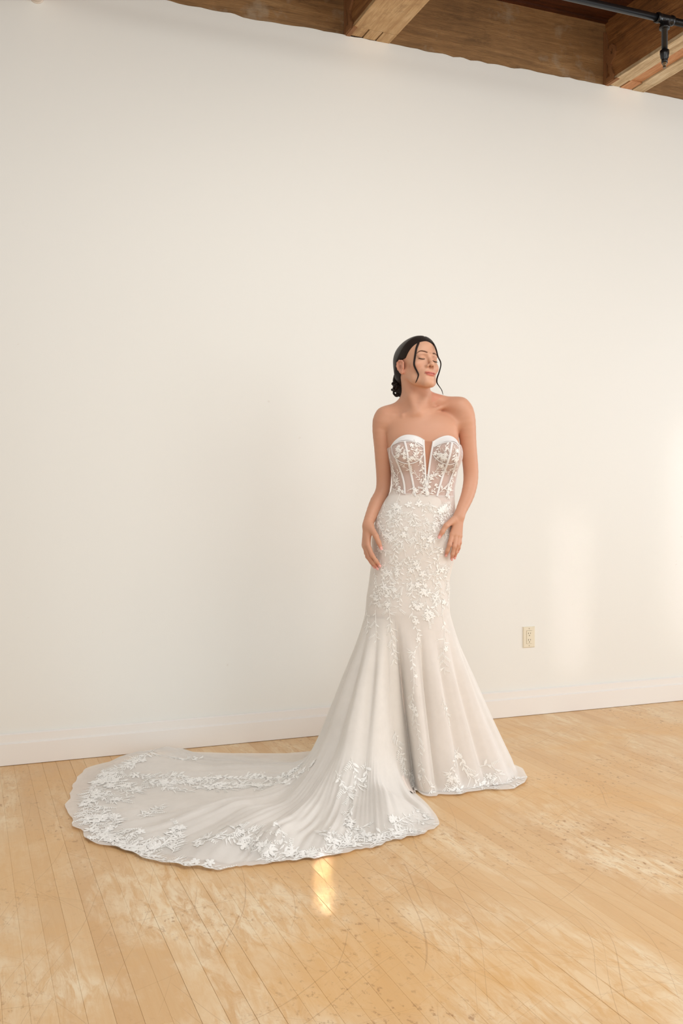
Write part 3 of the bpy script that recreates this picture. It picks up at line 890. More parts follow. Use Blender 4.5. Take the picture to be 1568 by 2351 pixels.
def build_body():
    V, Q = surface_net(body, (-.34, -.26, -.004), (.35, .20, 1.80), .0019)
    # colour: lips, blush, joints, nails side
    base = np.array(S(212, 160, 131))
    c = np.tile(base, (len(V), 1))
    q = to_head(V)
    hm = np.linalg.norm(q, axis=1) < .16
    qa = q.copy(); qa[:, 0] = np.abs(qa[:, 0])
    def blend(m, col):
        c[:] = c * (1 - m[:, None]) + np.array(col) * m[:, None]
    face = smooth01(.02, -.04, q[:, 1]) * hm
    blend(face * .6, S(222, 174, 144))
    cheek = np.exp(-(((qa - np.array([.046, -.055, -.035])) / np.array([.020, .03, .016])) ** 2).sum(1)) * hm
    blend(cheek * .38, S(222, 140, 118))
    lid = np.exp(-(((qa - np.array([.0305, -.082, .004])) / np.array([.015, .012, .009])) ** 2).sum(1)) * hm
    blend(lid * .55, S(206, 150, 120))
    crease = np.exp(-(((qa - np.array([.0305, -.080, .0115])) / np.array([.016, .012, .0022])) ** 2).sum(1)) * hm
    blend(crease * .45, S(160, 104, 78))
    lip = np.minimum.reduce([ell(q, cc, np.array(r) * [1.12, 1.25, 1.22]) for cc, r in LIPU + [LIPL]])
    blend(smooth01(.0013, -.0008, lip) * hm * .85, S(214, 122, 112))
    mouth = chain(q, [(-.0240, -.0855, -.0690), (-.010, -.0965, -.0683), (0, -.0985, -.0677), (.010, -.0965, -.0683), (.0240, -.0855, -.0690)], [.0006, .0012, .0013, .0012, .0006])
    blend(smooth01(.0014, .0002, mouth) * hm * .75, S(130, 58, 52))
    nost = ell(qa, (.0066, -.0975, -.0404), (.0032, .0054, .0038))
    blend(smooth01(.0010, -.0004, nost) * hm * .9, S(80, 40, 32))
    ear = (qa[:, 0] > .066) & (q[:, 1] > -.01) & (q[:, 1] < .04) & hm & (q[:, 2] < .03)
    blend(ear * .35, S(214, 132, 112))
    conch_shade = ell(qa + np.array([0, 0, .0055]), (.0815, .011, -.014), (.006, .0085, .0115))
    blend(smooth01(.0015, -.0025, conch_shade) * hm * .55, S(150, 78, 60))  # shade of the ear hollow, painted into the skin colour
    for fs, th in ((FR, THR), (FLh, THL)):                     # rosier fingertips and knuckles
        for a in [x[0] for x in fs] + [th]:
            d = np.linalg.norm(V - a[-1], axis=1); blend(smooth01(.026, .004, d) * .45, S(214, 126, 110))
            d = np.linalg.norm(V - a[1], axis=1); blend(smooth01(.013, .004, d) * .25, S(206, 122, 100))
    mesh_obj('body', V, Q, M['skin'], person, cols=c)
_, FR, THR = arm_r(np.zeros((1, 3))); _, FLh, THL = arm_l(np.zeros((1, 3)))
build_body()

def build_nails():
    def nail(a, b, r, up):
        a = np.asarray(a); b = np.asarray(b); t = (b - a) / np.linalg.norm(b - a)
        n = np.asarray(up, float); n = n - t * (n @ t); n /= np.linalg.norm(n); s = np.cross(t, n)
        us = np.linspace(-1, 1, 7); ws = np.linspace(0, 1, 7); V = []
        for w in ws:
            wd = r * .86 * (1 - .55 * max(0, (w - .6) / .4) ** 2) * (1 - .25 * max(0, (.25 - w) / .25) ** 2)
            for u in us:
                hgt = math.sqrt(max(0, 1 - (u * wd / r) ** 2)) * r * (1.09 - .10 * max(0, w - .5))
                V.append(b + t * (-r * .9 + w * r * 2.0) + s * u * wd + n * hgt)
        f = [(i * 7 + j, i * 7 + j + 1, (i + 1) * 7 + j + 1, (i + 1) * 7 + j) for i in range(6) for j in range(6)]
        mesh_obj('fingernail', V, f, M['nail'], person)
    for fs, th, side in ((FR, THR, (-.35, -1, .15)), (FLh, THL, (.25, -1, .2))):
        for a, r in fs: nail(a[-2], a[-1], r[-1], side)
        nail(th[-2], th[-1], .0068, (side[0] * .2, -1, .25))
build_nails()

def build_face_parts():
    def on_face(pts, off):
        """project head-local points along local y on to the face"""
        out = []
        for x, z in pts:
            lo, hi = -.13, .0
            for _ in range(26):
                m = (lo + hi) / 2
                if head_local(np.array([[x, m, z]]))[0] > off: lo = m
                else: hi = m
            out.append(from_head((x, hi, z)))
        return np.array(out)
    for s in (-1, 1):
        ctr = spline([(s * .0125, .0205), (s * .022, .0252), (s * .034, .0272), (s * .044, .0222), (s * .0485, .0172)], 15)
        wd = np.interp(np.linspace(0, 1, 15), [0, .2, .6, 1], [.0028, .0036, .0028, .0006])
        pts = on_face(ctr, .0001)
        V, f = tube_geo(pts, wd, 8, True, (HM @ np.array([0, 1.0, 0]), .28))
        mesh_obj('eyebrow', V, f, M['brow'], person)
        lc = spline([(s * .0180, -.0035), (s * .025, -.0058), (s * .0315, -.0066), (s * .038, -.0056), (s * .0435, -.0030)], 17)
        pts = on_face(lc, .0004)
        g = Geo(); g.tube(pts, np.interp(np.linspace(0, 1, 17), [0, .3, .8, 1], [.0007, .0014, .0017, .0010]), 6)
        for i in range(1, 17):
            x, z = lc[i]; b = pts[i]
            ln = .0042 + .0035 * i / 16
            tip = b + HM @ np.array([s * .0022 * (i - 5) / 10, -.0062, -.0042]) / .0075 * ln
            g.tube([b, (b + tip) / 2 + HM @ np.array([0, -.0003, -.0004]), tip], [.0005, .0004, .0001], 4)
        g.make('eyelashes', M['lash'], person)
build_face_parts()

def build_hair():
    def cut(q):
        x = np.abs(q[:, 0])
        f1 = (q[:, 1] + q[:, 2] * .98 - .004 + .25 * np.maximum(x - .045, 0) - .006 * np.exp(-(x / .02) ** 2)) / 1.41
        z = q[:, 2]
        f2 = q[:, 1] - (.010 + (.010 - z) * .46) + .02 * smooth01(.01, .03, z)
        f2 = np.where(z > .012, np.maximum(f2, (z - .012) * 2 + .0), f2)
        return smin(f1, f2, .006)
    def hair(p):
        q = to_head(p)
        c = cut(q)
        th = np.clip(.0015 + c * .30, .0, .0125) + .004 * smooth01(.03, .09, q[:, 1])
        d = cranium(q)
        # nape hair running down to the bun
        d = smin(d, ell(q, (0, .055, -.035), (.052, .040, .055)), .03)
        d = d - th
        # parting groove
        part_ = np.sqrt((q[:, 0] - .002) ** 2 + np.minimum(0, .02 - np.abs(q[:, 1] + .03)) ** 2)
        d = d + .0025 * np.exp(-(part_ / .003) ** 2) * (q[:, 2] > .05)
        d = smax(d, -c, .003)
        qa = np.c_[np.abs(q[:, 0]), q[:, 1:]]
        return smax(d, -ell(qa, (.083, .010, -.021), (.019, .022, .029)), .003) * HS
    V, Q = surface_net(hair, HO - .17, HO + .17, .0020)
    q = to_head(V)
    # combing: hair runs from the parting round to the bun; the strand number is the angle about that axis
    A = np.array([0, -.085, .075]); B = np.array([-.01, .085, -.085]); ax = (B - A) / np.linalg.norm(B - A)
    e1 = np.array([1.0, 0, 0]); e1 = e1 - ax * (e1 @ ax); e1 /= np.linalg.norm(e1); e2 = np.cross(ax, e1)
    r = q - A; st = np.arctan2(r @ e1, r @ e2); al = r @ ax / .2
    o = mesh_obj('hair', V, Q, M['hair'], person, attr={'strand': st, 'along': al})
    o['label'] = 'dark brown hair parted in the middle and slicked back'
    # bun of twisted locks
    bc = P(915, 890, .060)
    rr = np.random.default_rng(11)
    g = []
    for k in range(34):
        th0 = rr.uniform(0, 6.28); tilt = rr.normal(size=3); tilt /= np.linalg.norm(tilt)
        u = np.cross(tilt, [0.3, 1, .2]); u /= np.linalg.norm(u); w = np.cross(tilt, u)
        c0 = bc + rr.normal(size=3) * np.array([.0085, .009, .014])
        R0 = rr.uniform(.007, .015)
        t = np.linspace(0, 5.2, 22)
        pts = c0 + (np.cos(t + th0)[:, None] * u + np.sin(t + th0)[:, None] * w) * (R0 * (1 - .25 * t / 5.2))[:, None] + tilt * (t / 5.2 * .012)[:, None]
        g.append((pts, np.interp(t, [0, .6, 4.5, 5.2], [.002, .0050, .0042, .0008])))
    g.append((spline([P(912, 870, .060), P(913, 882, .062), P(917, 896, .058), P(920, 908, .05)], 20), np.interp(np.linspace(0, 1, 20), [0, .3, .7, 1], [.006, .0175, .0175, .006])))
    # lock wrapping down at the nape
    g.append((spline([P(909, 862, .055), P(906, 876, .066), P(911, 893, .066), P(919, 906, .055), P(926, 911, .04)], 20), np.linspace(.009, .004, 20)))
    g.append((spline([P(914, 858, .05), P(918, 880, .052), P(921, 900, .046), P(924, 908, .04)], 20), np.linspace(.014, .007, 20)))
    G = Geo(); st = []; al = []
    for i, (pts, rad) in enumerate(g):
        v, f = tube_geo(pts, rad, 12); G.add(v, f)
        n = len(pts)
        st += list(np.tile(np.arange(12) / 12 * .5 + i, n)); al += list(np.repeat(np.linspace(0, .6, n), 12))
    o = mesh_obj('hair_bun', np.concatenate(G.v), G.f, M['hair'], person, attr={'strand': st, 'along': al})
    o['label'] = 'low bun of curled dark hair at the nape'
    def lock(px, rad, name='hair_strand', n=40, wisps=4, seed=0):
        r2 = np.random.default_rng(seed)
        base = spline([P(*a) for a in px], n); G = Geo(); st = []; al = []
        for k in range(wisps):
            off = r2.normal(size=3) * .0012 if k else np.zeros(3)
            grow = np.linspace(.3, 1.6, n)[:, None]
            pts = base + off * grow + (np.sin(np.linspace(0, 5, n) + k)[:, None] * r2.normal(size=3) * .0009 if k else 0)
            R = np.interp(np.linspace(0, 1, n), [0, .25, .7, 1], rad) * (1 if k == 0 else .55)
            v, f = tube_geo(pts, R, 7); G.add(v, f)
            st += list(np.tile(np.arange(7) / 14 + k * .3, n)); al += list(np.repeat(np.linspace(0, 1.2, n), 7))
        return mesh_obj(name, np.concatenate(G.v), G.f, M['hair'], person, attr={'strand': st, 'along': al})
    def hy(u, v, out):     # depth just in front of the face on that pixel ray
        lo, hi = -.22, .06
        for _ in range(24):
            m = (lo + hi) / 2
            if body(P(u, v, m)[None])[0] > out: lo = m
            else: hi = m
        return hi if hi < .055 else -.03
    L1 = [(964, 781), (959.5, 790), (955.7, 801), (953, 816.5), (950.6, 834), (952.5, 843), (957, 852), (960.3, 860), (958, 870), (954, 879)]
    lock([(u, v, hy(u, v, .004 if i else -.010)) for i, (u, v) in enumerate(L1)], [.0052, .0042, .0036, .0005], seed=1)
    L2 = [(985, 783), (996, 791), (1001.5, 803), (1005.5, 819), (1011, 830), (1011.8, 840), (1008, 854), (1003, 868), (1002.5, 878), (1008, 887), (1014, 896), (1017, 906)]
    y2 = [hy(985, 783, -.008), hy(996, 791, .003)] + [-.070, -.076, -.080, -.082, -.084, -.084, -.083, -.082, -.080, -.078]
    lock([(u, v, y if y is not None else -.07) for (u, v), y in zip(L2, y2)], [.0034, .0028, .0022, .0004], seed=2)
build_hair()

# ------------------------------------------------------------------ gown: bodice
def front_hit(u, v, off):
    """first point of the torso offset by off on the pixel rays (vectorised)"""
    uv = np.atleast_2d(np.c_[u, v]).astype(float)
    d = np.c_[(uv[:, 0] - CX) / F_PX, np.ones(len(uv)), (HOR - uv[:, 1]) / F_PX]
    t = np.full(len(uv), D0 - .25); best = np.full(len(uv), 9.0); bt = t.copy()
    for _ in range(60):
        p = CAM + d * t[:, None]
        s = torso(p) - off
        m = s < best; best[m] = s[m]; bt[m] = t[m]
        t = t + np.clip(s * .7, -.02, .03)
    return CAM + d * bt[:, None]
def cyl(p):
    z = p[:, 2]; cx = (tz(z, _xr) + tz(z, _xl)) / 2; yc = tz(z, _yc)
    th = np.degrees(np.arctan2(p[:, 1] - yc, p[:, 0] - cx))      # front = -90
    th = np.where(th > 90, th - 360, th)                          # range (-270, 90]
    return th, z
def surf(th, z, off):
    """point of the torso offset surface at angle th and height z"""
    th = np.radians(np.asarray(th, float)).ravel(); z = np.asarray(z, float).ravel()
    off = np.broadcast_to(np.asarray(off, float), z.shape)
    cx = (tz(z, _xr) + tz(z, _xl)) / 2; yc = tz(z, _yc)
    lo = np.full(len(z), .02); hi = np.full(len(z), .32)
    for _ in range(26):
        m = (lo + hi) / 2
        s = torso(np.c_[cx + np.cos(th) * m, yc + np.sin(th) * m, z]) - off
        hi = np.where(s > 0, m, hi); lo = np.where(s > 0, lo, m)
    m = (lo + hi) / 2
    return np.c_[cx + np.cos(th) * m, yc + np.sin(th) * m, z]

WAIST = [(899.5, 1123), (915, 1129), (935, 1135), (958, 1138), (981, 1140), (1010, 1141.5), (1036, 1142)]
wt, wz = cyl(front_hit(*np.array(WAIST).T, .004))
WT = np.r_[wt[0] - 40, wt, wt[-1] + 40]; WZ = np.r_[wz[0] + .004, wz, wz[-1] + .002]
def waist_z(th):
    th = np.asarray(th, float)
    return np.interp(th, WT, WZ)

def build_bodice():
    topL = [(972, 1009.5), (964, 1004.5), (955, 1001), (945, 999), (935, 998.5), (925, 1000.5), (915, 1005.5), (905, 1014), (897, 1025)]
    topR = [(995.6, 1013), (1003, 1008.5), (1012, 1004), (1022, 1001), (1030.5, 1000.5), (1040, 1003.5), (1048, 1010), (1053, 1019)]
    inL = [(981, 1140), (979.5, 1125), (978.0, 1112), (976.8, 1085), (975, 1050), (972, 1009.5)]
    inR = [(981, 1140), (980.3, 1125), (980.5, 1112), (984, 1085), (989.5, 1045), (995.6, 1013)]
    panels = {}
    nb, na = 46, 90
    for key, top, inn, back in (('L', topL, inL, -266.0), ('R', topR, inR, 86.0)):
        tt, tzv = cyl(front_hit(*np.array(top).T, .006)); it, iz = cyl(front_hit(*np.array(inn).T, .006))
        if key == 'L':
            T_ = np.r_[back, tt[-1] - 30, tt[::-1]]; Z_ = np.r_[tzv[-1] - .01, tzv[-1] - .008, tzv[::-1]]
        else:
            T_ = np.r_[tt, tt[-1] + 30, back]; Z_ = np.r_[tzv, tzv[-1] - .008, tzv[-1] - .01]
        def ztop(th): return np.interp(th, T_, Z_)
        b = np.linspace(0, 1, nb); a = np.linspace(0, 1, na) ** 1.15
        # inner edge height runs from the waist to its own top
        zin = iz[0] + (iz[-1] - iz[0]) * b; tin = np.interp(zin, iz, it)
        TH = tin[:, None] + (back - tin)[:, None] * a[None]
        zb = waist_z(TH); zt = ztop(TH); zt = np.where(a[None] < .0001, iz[-1], zt)
        ZZ = zb + (zt - zb) * b[:, None]
        panels[key] = (TH, ZZ)
        V = surf(TH, ZZ, .0045)
        f = [(i * na + j, i * na + j + 1, (i + 1) * na + j + 1, (i + 1) * na + j) for i in range(nb - 1) for j in range(na - 1)]
        if key == 'L': V0, f0 = V, f
        else:
            V = np.concatenate([V0, V]); f = f0 + [tuple(i + len(V0) for i in q) for q in f]
            bod = mesh_obj('bodice', V, f, M['sheer'], person)
            bod['label'] = 'sheer strapless corset bodice with a plunging front'
    # nude net filling the plunge
    rows = 24; V = []; f = []
    vL = np.interp(np.linspace(0, 1, rows), np.linspace(0, 1, len(inL)), range(len(inL)))
    for k, vv in enumerate(np.linspace(1112, 1012.5, rows)):
        ul = np.interp(-vv, [-p[1] for p in inL], [p[0] for p in inL]) - .8; ur = np.interp(-vv, [-p[1] for p in inR], [p[0] for p in inR]) + .8
        V.append(front_hit(np.linspace(ul, ur, 7), np.full(7, vv), .0025))
    V = np.concatenate(V)
    f = [(i * 7 + j, i * 7 + j + 1, (i + 1) * 7 + j + 1, (i + 1) * 7 + j) for i in range(rows - 1) for j in range(6)]
    mesh_obj('plunge_net', V, f, M['nude_net'], bod)
    def ribbon(px, w, name, mat, off=.0062, n=36, thick=.0006, lab=None):
        """flat tape laid on the bodice along a pixel path, w in metres"""
        c = spline(px, n)
        p = front_hit(c[:, 0], c[:, 1], off)
        T = np.gradient(p, axis=0); T /= np.linalg.norm(T, axis=1)[:, None]
        e = .003
        gr = np.stack([torso(p + np.eye(3)[k] * e) - torso(p - np.eye(3)[k] * e) for k in range(3)], 1); gr /= np.linalg.norm(gr, axis=1)[:, None]
        Sd = np.cross(T, gr); Sd /= np.linalg.norm(Sd, axis=1)[:, None]
        W = np.broadcast_to(np.asarray(w, float), (n,)) / 2
        prof = [(-1, -.6), (-.85, .7), (0, 1), (.85, .7), (1, -.6)]
        V = np.concatenate([p + Sd * (W * a)[:, None] + gr * (thick * b) for a, b in prof]).reshape(5, n, 3).transpose(1, 0, 2).reshape(-1, 3)
        f = [(i * 5 + j, i * 5 + j + 1, (i + 1) * 5 + j + 1, (i + 1) * 5 + j) for i in range(n - 1) for j in range(4)]
        o = mesh_obj(name, V, f, mat, bod)
        if lab: o['label'] = lab
        return o
    def band(top, depth, name):
        """satin strip under the neckline"""
        c = spline(top, 40); V = []
        dep = np.interp(np.linspace(0, 1, 40), [0, .25, .6, 1], depth)
        for k, dd in enumerate(np.linspace(0, 1, 6)):
            V.append(front_hit(c[:, 0], c[:, 1] + dep * dd, .0056))
        V = np.concatenate(V)
        f = [(i * 40 + j, i * 40 + j + 1, (i + 1) * 40 + j + 1, (i + 1) * 40 + j) for i in range(5) for j in range(39)]
        mesh_obj(name, V, f, M['satin'], bod)
    band(topL, [15, 13.5, 11, 3], 'neckline_band'); band(topR, [14, 13.5, 12, 3], 'neckline_band')
    S_ = M['satin']
    ribbon([(972.5, 1009.5), (975, 1050), (976.5, 1085), (977.5, 1112), (979, 1138)], .0078, 'plunge_edging', S_)
    ribbon([(995.2, 1013), (989.5, 1045), (984, 1085), (981.2, 1112), (981.3, 1138)], .0078, 'plunge_edging', S_)
    ribbon([(929, 1013), (934, 1035), (938, 1062), (944, 1090), (949, 1115), (953, 1138)], .0085, 'boning', S_)
    ribbon([(909, 1056), (916, 1072), (923, 1092), (927.5, 1112), (929, 1134)], .0085, 'boning', S_)
    ribbon([(1038, 1016), (1034, 1040), (1027, 1064), (1017, 1092), (1010, 1115), (1003.5, 1139)], .0085, 'boning', S_)
    ribbon([(1050, 1056), (1045, 1072), (1037, 1095), (1030, 1118), (1025, 1140)], .0080, 'boning', S_)
    ribbon([(898, 1024), (902, 1044), (912, 1056), (925, 1063), (940, 1065), (957, 1060), (969, 1049), (973, 1040)], .0042, 'underwire', S_, .0056, lab='curved cup seam')
    ribbon([(1054, 1022), (1054, 1045), (1048, 1060), (1034, 1067), (1015, 1063), (1000, 1052), (993, 1042)], .0042, 'underwire', S_, .0056, lab='curved cup seam')
    ribbon([(902, 1021), (915, 1015), (930, 1012.5), (945, 1013), (958, 1018), (971, 1027)], .0045, 'cup_seam', S_)
    ribbon([(996, 1026), (1008, 1020), (1022, 1015.5), (1036, 1014.5), (1047, 1019), (1052, 1026)], .0045, 'cup_seam', S_)
    ribbon(topL, .0030, 'neckline_piping', S_, .0058); ribbon(topR, .0030, 'neckline_piping', S_, .0058)
    # BVH of a closed offset torso for lace
    th = np.linspace(-270, 90, 181); z = np.linspace(ZV(1146), ZV(1004), 70)
    TH, ZZ = np.meshgrid(th, z)
    V = surf(TH, ZZ, .0062)
    f = [(i * 181 + j, i * 181 + j + 1, (i + 1) * 181 + j + 1, (i + 1) * 181 + j) for i in range(69) for j in range(180)]
    return bod, BVHTree.FromPolygons([tuple(p) for p in V], f)
bodice, BV_BOD = build_bodice()

# ------------------------------------------------------------------ gown: skirt and train
SK = np.array([(1118, 899.5, 1041, .0860, -.002), (1130, 897.5, 1042, .0868, 0), (1140, 889, 1043, .0895, 0), (1158, 878, 1044, .0965, .002), (1187, 864, 1047, .106, .004), (1208, 858.5, 1048.5, .112, .004),
               (1230, 855, 1048, .115, .004), (1250, 853.5, 1046.5, .116, .004), (1296, 852, 1040, .112, .004), (1330, 848, 1031.5, .113, .004), (1369, 842, 1031, .120, .006), (1405, 839, 1033, .128, .008)])
VK = 1405.0
TAB = [  # angle, where the cloth reaches the floor, where the hem lies (pixels of floor points)
    (155, (720, 1754), (532, 1733)), (163, (712, 1762), (411, 1729)), (170, (706, 1772), (325, 1739)), (176, (703, 1780), (205, 1763)), (182, (701, 1792), (154, 1826)), (184.5, (701, 1797), (147, 1858)),
    (187, (702, 1802), (168, 1890)), (192, (704, 1812), (213, 1939)), (197, (710, 1822), (300, 1964)), (202, (718, 1832), (411, 1992)), (207, (728, 1842), (507, 2005)),
    (211, (742, 1850), (560, 1990)), (216, (765, 1860), (640, 1985)), (221, (790, 1862), (722, 1976)), (226, (820, 1860), (800, 1959)), (231, (845, 1856), (850, 1955)),
    (236, (868, 1850), (902, 1931)), (240, (888, 1840), (967, 1921)), (243, (900, 1832), (1004, 1908)), (245.5, (915, 1824), (1010, 1888)), (248, (928, 1818), (980, 1847)),
    (250.5, (940, 1812), (948, 1820)), (254, (954, 1810), (955, 1819)), (258, (966, 1822), (968, 1828)), (264, (975, 1824), (978, 1830)), (270, (988, 1824), (990, 1831)),
    (278, (1001, 1824), (1003, 1832)), (283, (1012, 1822), (1015, 1828)), (292, (1045, 1818), (1054, 1827)), (302, (1068, 1815), (1076, 1823)), (315, (1100, 1808), (1112, 1816)),
    (330, (1140, 1803), (1150, 1817)), (343, (1168, 1796), (1180, 1815)), (355, (1183, 1783), (1205, 1801)), (362, (1184, 1775), (1211, 1788)), (375, (1178, 1764), (1196, 1768)),
    (400, (1130, 1742), (1140, 1740)), (420, (1070, 1728), (1075, 1724)), (450, (960, 1718), (960, 1714)), (480, (840, 1726), (805, 1720)), (505, (742, 1744), (650, 1733)), (515, (720, 1754), (532, 1733))]
_ta = np.array([a for a, _, _ in TAB], float)
_tT = np.array([FL(*b) for _, b, _ in TAB]); _tO = np.array([FL(*c) for _, _, c in TAB])
FOLDS = [(254.5, 3.0, -.034), (247, 5, .010), (267, 6.0, .022), (281, 2.2, -.024), (290, 6, .016), (302, 3.5, -.010), (312, 6, .014), (324, 3.5, -.012), (336, 6, .014), (350, 5, -.008),
         (241, 2.5, -.014), (234, 4, .012), (226, 3, -.014), (217, 5, .014), (209, 3, -.014), (200, 5, .014), (191, 4, -.012), (182, 5, .012), (172, 4, -.010), (162, 5, .010), (375, 8, .015), (400, 8, -.012), (425, 9, .015), (450, 8, -.012), (475, 9, .014), (500, 8, -.012)]

def fold_f(ph):
    r = 0
    for c, w, a in FOLDS: r = r + a * np.exp(-((ph - c) / w) ** 2)
    return r
_ng = np.random.default_rng(21)
_nk = [(_ng.uniform(2, 11, 2) * _ng.choice([-1, 1], 2), _ng.uniform(0, 6.28), 1 / (1 + k * .12)) for k in range(14)]
def crumple(x, y, s=1.0):
    r = 0
    for (kx, ky), ph, a in _nk: r = r + a * np.sin(kx * x * s + ky * y * s + ph + 1.3 * np.sin(ky * x * s * .6 - kx * y * s * .5))
    return r / 5.0
_fl = np.random.default_rng(31)
_fk = [(_fl.uniform(.12, .75), _fl.uniform(0, 6.28), _fl.uniform(.5, 1)) for _ in range(9)]
def flow(ph, r):
    s = 0
    for k, p, a in _fk: s = s + a * np.sin(ph * k + p + 1.2 * np.sin(r * 3 + p * 2))
    return s / 3.5

def skirt_surface(nph, nup, nlo, inset=0.0, reach=1.0, lift=0.0, ph0=155.0, ph1=515.0, to_floor_only=False, seed=0):
    """rows from the waist down; returns (rows, nph, 3) and a parallel row parameter"""
    ph = np.linspace(ph0, ph1, nph)
    closed = abs(ph1 - ph0 - 360) < 1e-6
    fine = np.linspace(155, 515, 1441)
    ker = np.hanning(15); ker /= ker.sum()
    def per(tab):
        y = np.interp(fine, _ta, tab); y = np.r_[y[-8:-1], y, y[1:8]]
        return np.interp(ph, fine, np.convolve(y, ker, 'valid'))
    T = np.c_[per(_tT[:, 0]), per(_tT[:, 1])]; O = np.c_[per(_tO[:, 0]), per(_tO[:, 1])]
    O = T + (O - T) * reach
    th = np.radians(ph)
    def ring(v):
        xl = np.interp(v, SK[:, 0], SK[:, 1]); xr = np.interp(v, SK[:, 0], SK[:, 2]); b = np.interp(v, SK[:, 0], SK[:, 3]) - inset; yc = np.interp(v, SK[:, 0], SK[:, 4])
        a = (xr - xl) / 2 * D0 / F_PX - inset; cx = XV((xl + xr) / 2)
        c, s = np.cos(th), np.sin(th); n = 2 / 2.25
        return np.c_[cx + a * np.sign(c) * np.abs(c) ** n, yc + b * np.sign(s) * np.abs(s) ** n]
    thw = np.where(ph > 450, ph - 720, ph - 360)                  # the bodice's angle convention
    ztop = waist_z(thw) + .007; vtop = HOR - (ztop - CAM_H) * F_PX / D0
    rows = []
    for t in np.linspace(0, 1, nup) ** 0.9:
        v = vtop + (VK - vtop) * t
        xy = ring(v); rows.append(np.c_[xy, CAM_H + (HOR - v) * D0 / F_PX])
    K = rows[-1].copy()
    zk = K[:, 2]
    TO = np.linalg.norm(O - T, axis=1); KT = np.sqrt(((K[:, :2] - T) ** 2).sum(1) + zk ** 2)
    c = np.minimum(np.minimum(.10 + .20 * smooth01(172, 198, np.where(ph > 300, 515 - ph + 155, ph)) , TO * .55), KT * .45)
    dn = np.c_[T, np.zeros(nph)] - K; dn /= np.linalg.norm(dn, axis=1)[:, None]
    dO = np.c_[(O - T) / (TO[:, None] + 1e-9), np.zeros(nph)]
    T3 = np.c_[T, np.zeros(nph)]
    out = (T - np.array([XV(945), 0])); out /= np.linalg.norm(out, axis=1)[:, None]
    L1 = KT - c; L2 = np.full(nph, 1.0) * c * 1.6; L3 = TO - c
    tot = L1 + L2 + (0 if to_floor_only else 1) * L3
    ff = fold_f(np.where(ph < 155, ph + 360, ph)); cr_gate = smooth01(158, 172, ph) * smooth01(252, 240, ph)
    for s in np.linspace(0, 1, nlo + 1)[1:]:
        d = s * tot
        t1 = np.clip(d / L1, 0, 1)
        A = T3 - dn * c[:, None]; B = T3 + dO * c[:, None]
        # a slack curve on the way down: the flare starts gently below the knee
        e = t1 ** 1.18
        p1 = K + (A - K) * np.c_[e, e, t1]
        t2 = np.clip((d - L1) / L2, 0, 1)[:, None]
        p2 = A * (1 - t2) ** 2 + 2 * T3 * t2 * (1 - t2) + B * t2 ** 2
        t3 = np.clip((d - L1 - L2) / np.maximum(L3, 1e-6), 0, 1)
        p3 = B + dO * (L3 * t3)[:, None]
        p = np.where((d < L1)[:, None], p1, np.where((d < L1 + L2)[:, None], p2, p3))
        hgt = p[:, 2]
        up = smooth01(0, .25, np.minimum(1, hgt / .25))
        g = smooth01(.0, .45, np.clip(1 - hgt / zk, 0, 1)) ** 1.2
        p[:, :2] += out * (ff * g * smooth01(.0, .10, hgt + .05 * (1 - cr_gate)))[:, None]
        # on the floor: long soft pleats along the flow plus small crumples, dying out at the hem
        onf = smooth01(.22, .02, hgt) * cr_gate
        r = np.linalg.norm(p[:, :2], axis=1)
        fade = smooth01(0, .16, (1 - s) * tot)
        wav = .020 * (flow(ph + seed * 17, r) * .9 + .5) + .010 * (crumple(p[:, 0] + seed, p[:, 1], 2.1) + .6) \
            + .0045 * np.sin(ph * 2.1 + 2.5 * np.sin(r * 4.1 + ph * .13)) * (.5 + .5 * np.sin(ph * .31 + r * 5)) + .003 * np.sin(ph * 3.7 + 2 * np.sin(r * 6 + ph * .2))
        p[:, 2] += onf * np.maximum(wav, 0) * (.25 + .75 * fade)
        for (bu, bv, rad, hh) in ((335, 1750, .17, .060), (640, 1935, .12, .030), (560, 1880, .16, .035), (860, 1890, .10, .035), (905, 1870, .09, .05), (450, 1975, .09, .014)):
            bc = FL(bu, bv); rr = ((p[:, 0] - bc[0]) ** 2 + (p[:, 1] - bc[1]) ** 2) / rad ** 2
            p[:, 2] += cr_gate * hh * np.exp(-rr) * (.35 + .65 * fade)
        # hem ripple
        rip = (.006 * np.sin(ph * 1.31 + 2 * np.sin(ph * .37)) + .007 * np.sin(ph * .53 + 2) + .004 * np.sin(ph * 2.9 + 3 * np.sin(ph * .21))) * smooth01(.12, 0, (1 - s) * tot) * cr_gate
        p[:, :2] += dO[:, :2] * rip[:, None]
        p[:, 2] = np.maximum(p[:, 2], .0075) + lift
        rows.append(p)
    G = np.array(rows)
    return G, closed

def grid_faces(nr, nc, closed):
    i, j = np.meshgrid(np.arange(nr - 1), np.arange(nc - 1), indexing='ij')
    a = i * nc + j
    return np.stack([a, a + nc, a + nc + 1, a + 1], -1).reshape(-1, 4)

def inset_xy(G, amt):
    return G

G, cl = skirt_surface(721, 46, 110)
sk_v = G.reshape(-1, 3); sk_f = grid_faces(*G.shape[:2], cl)
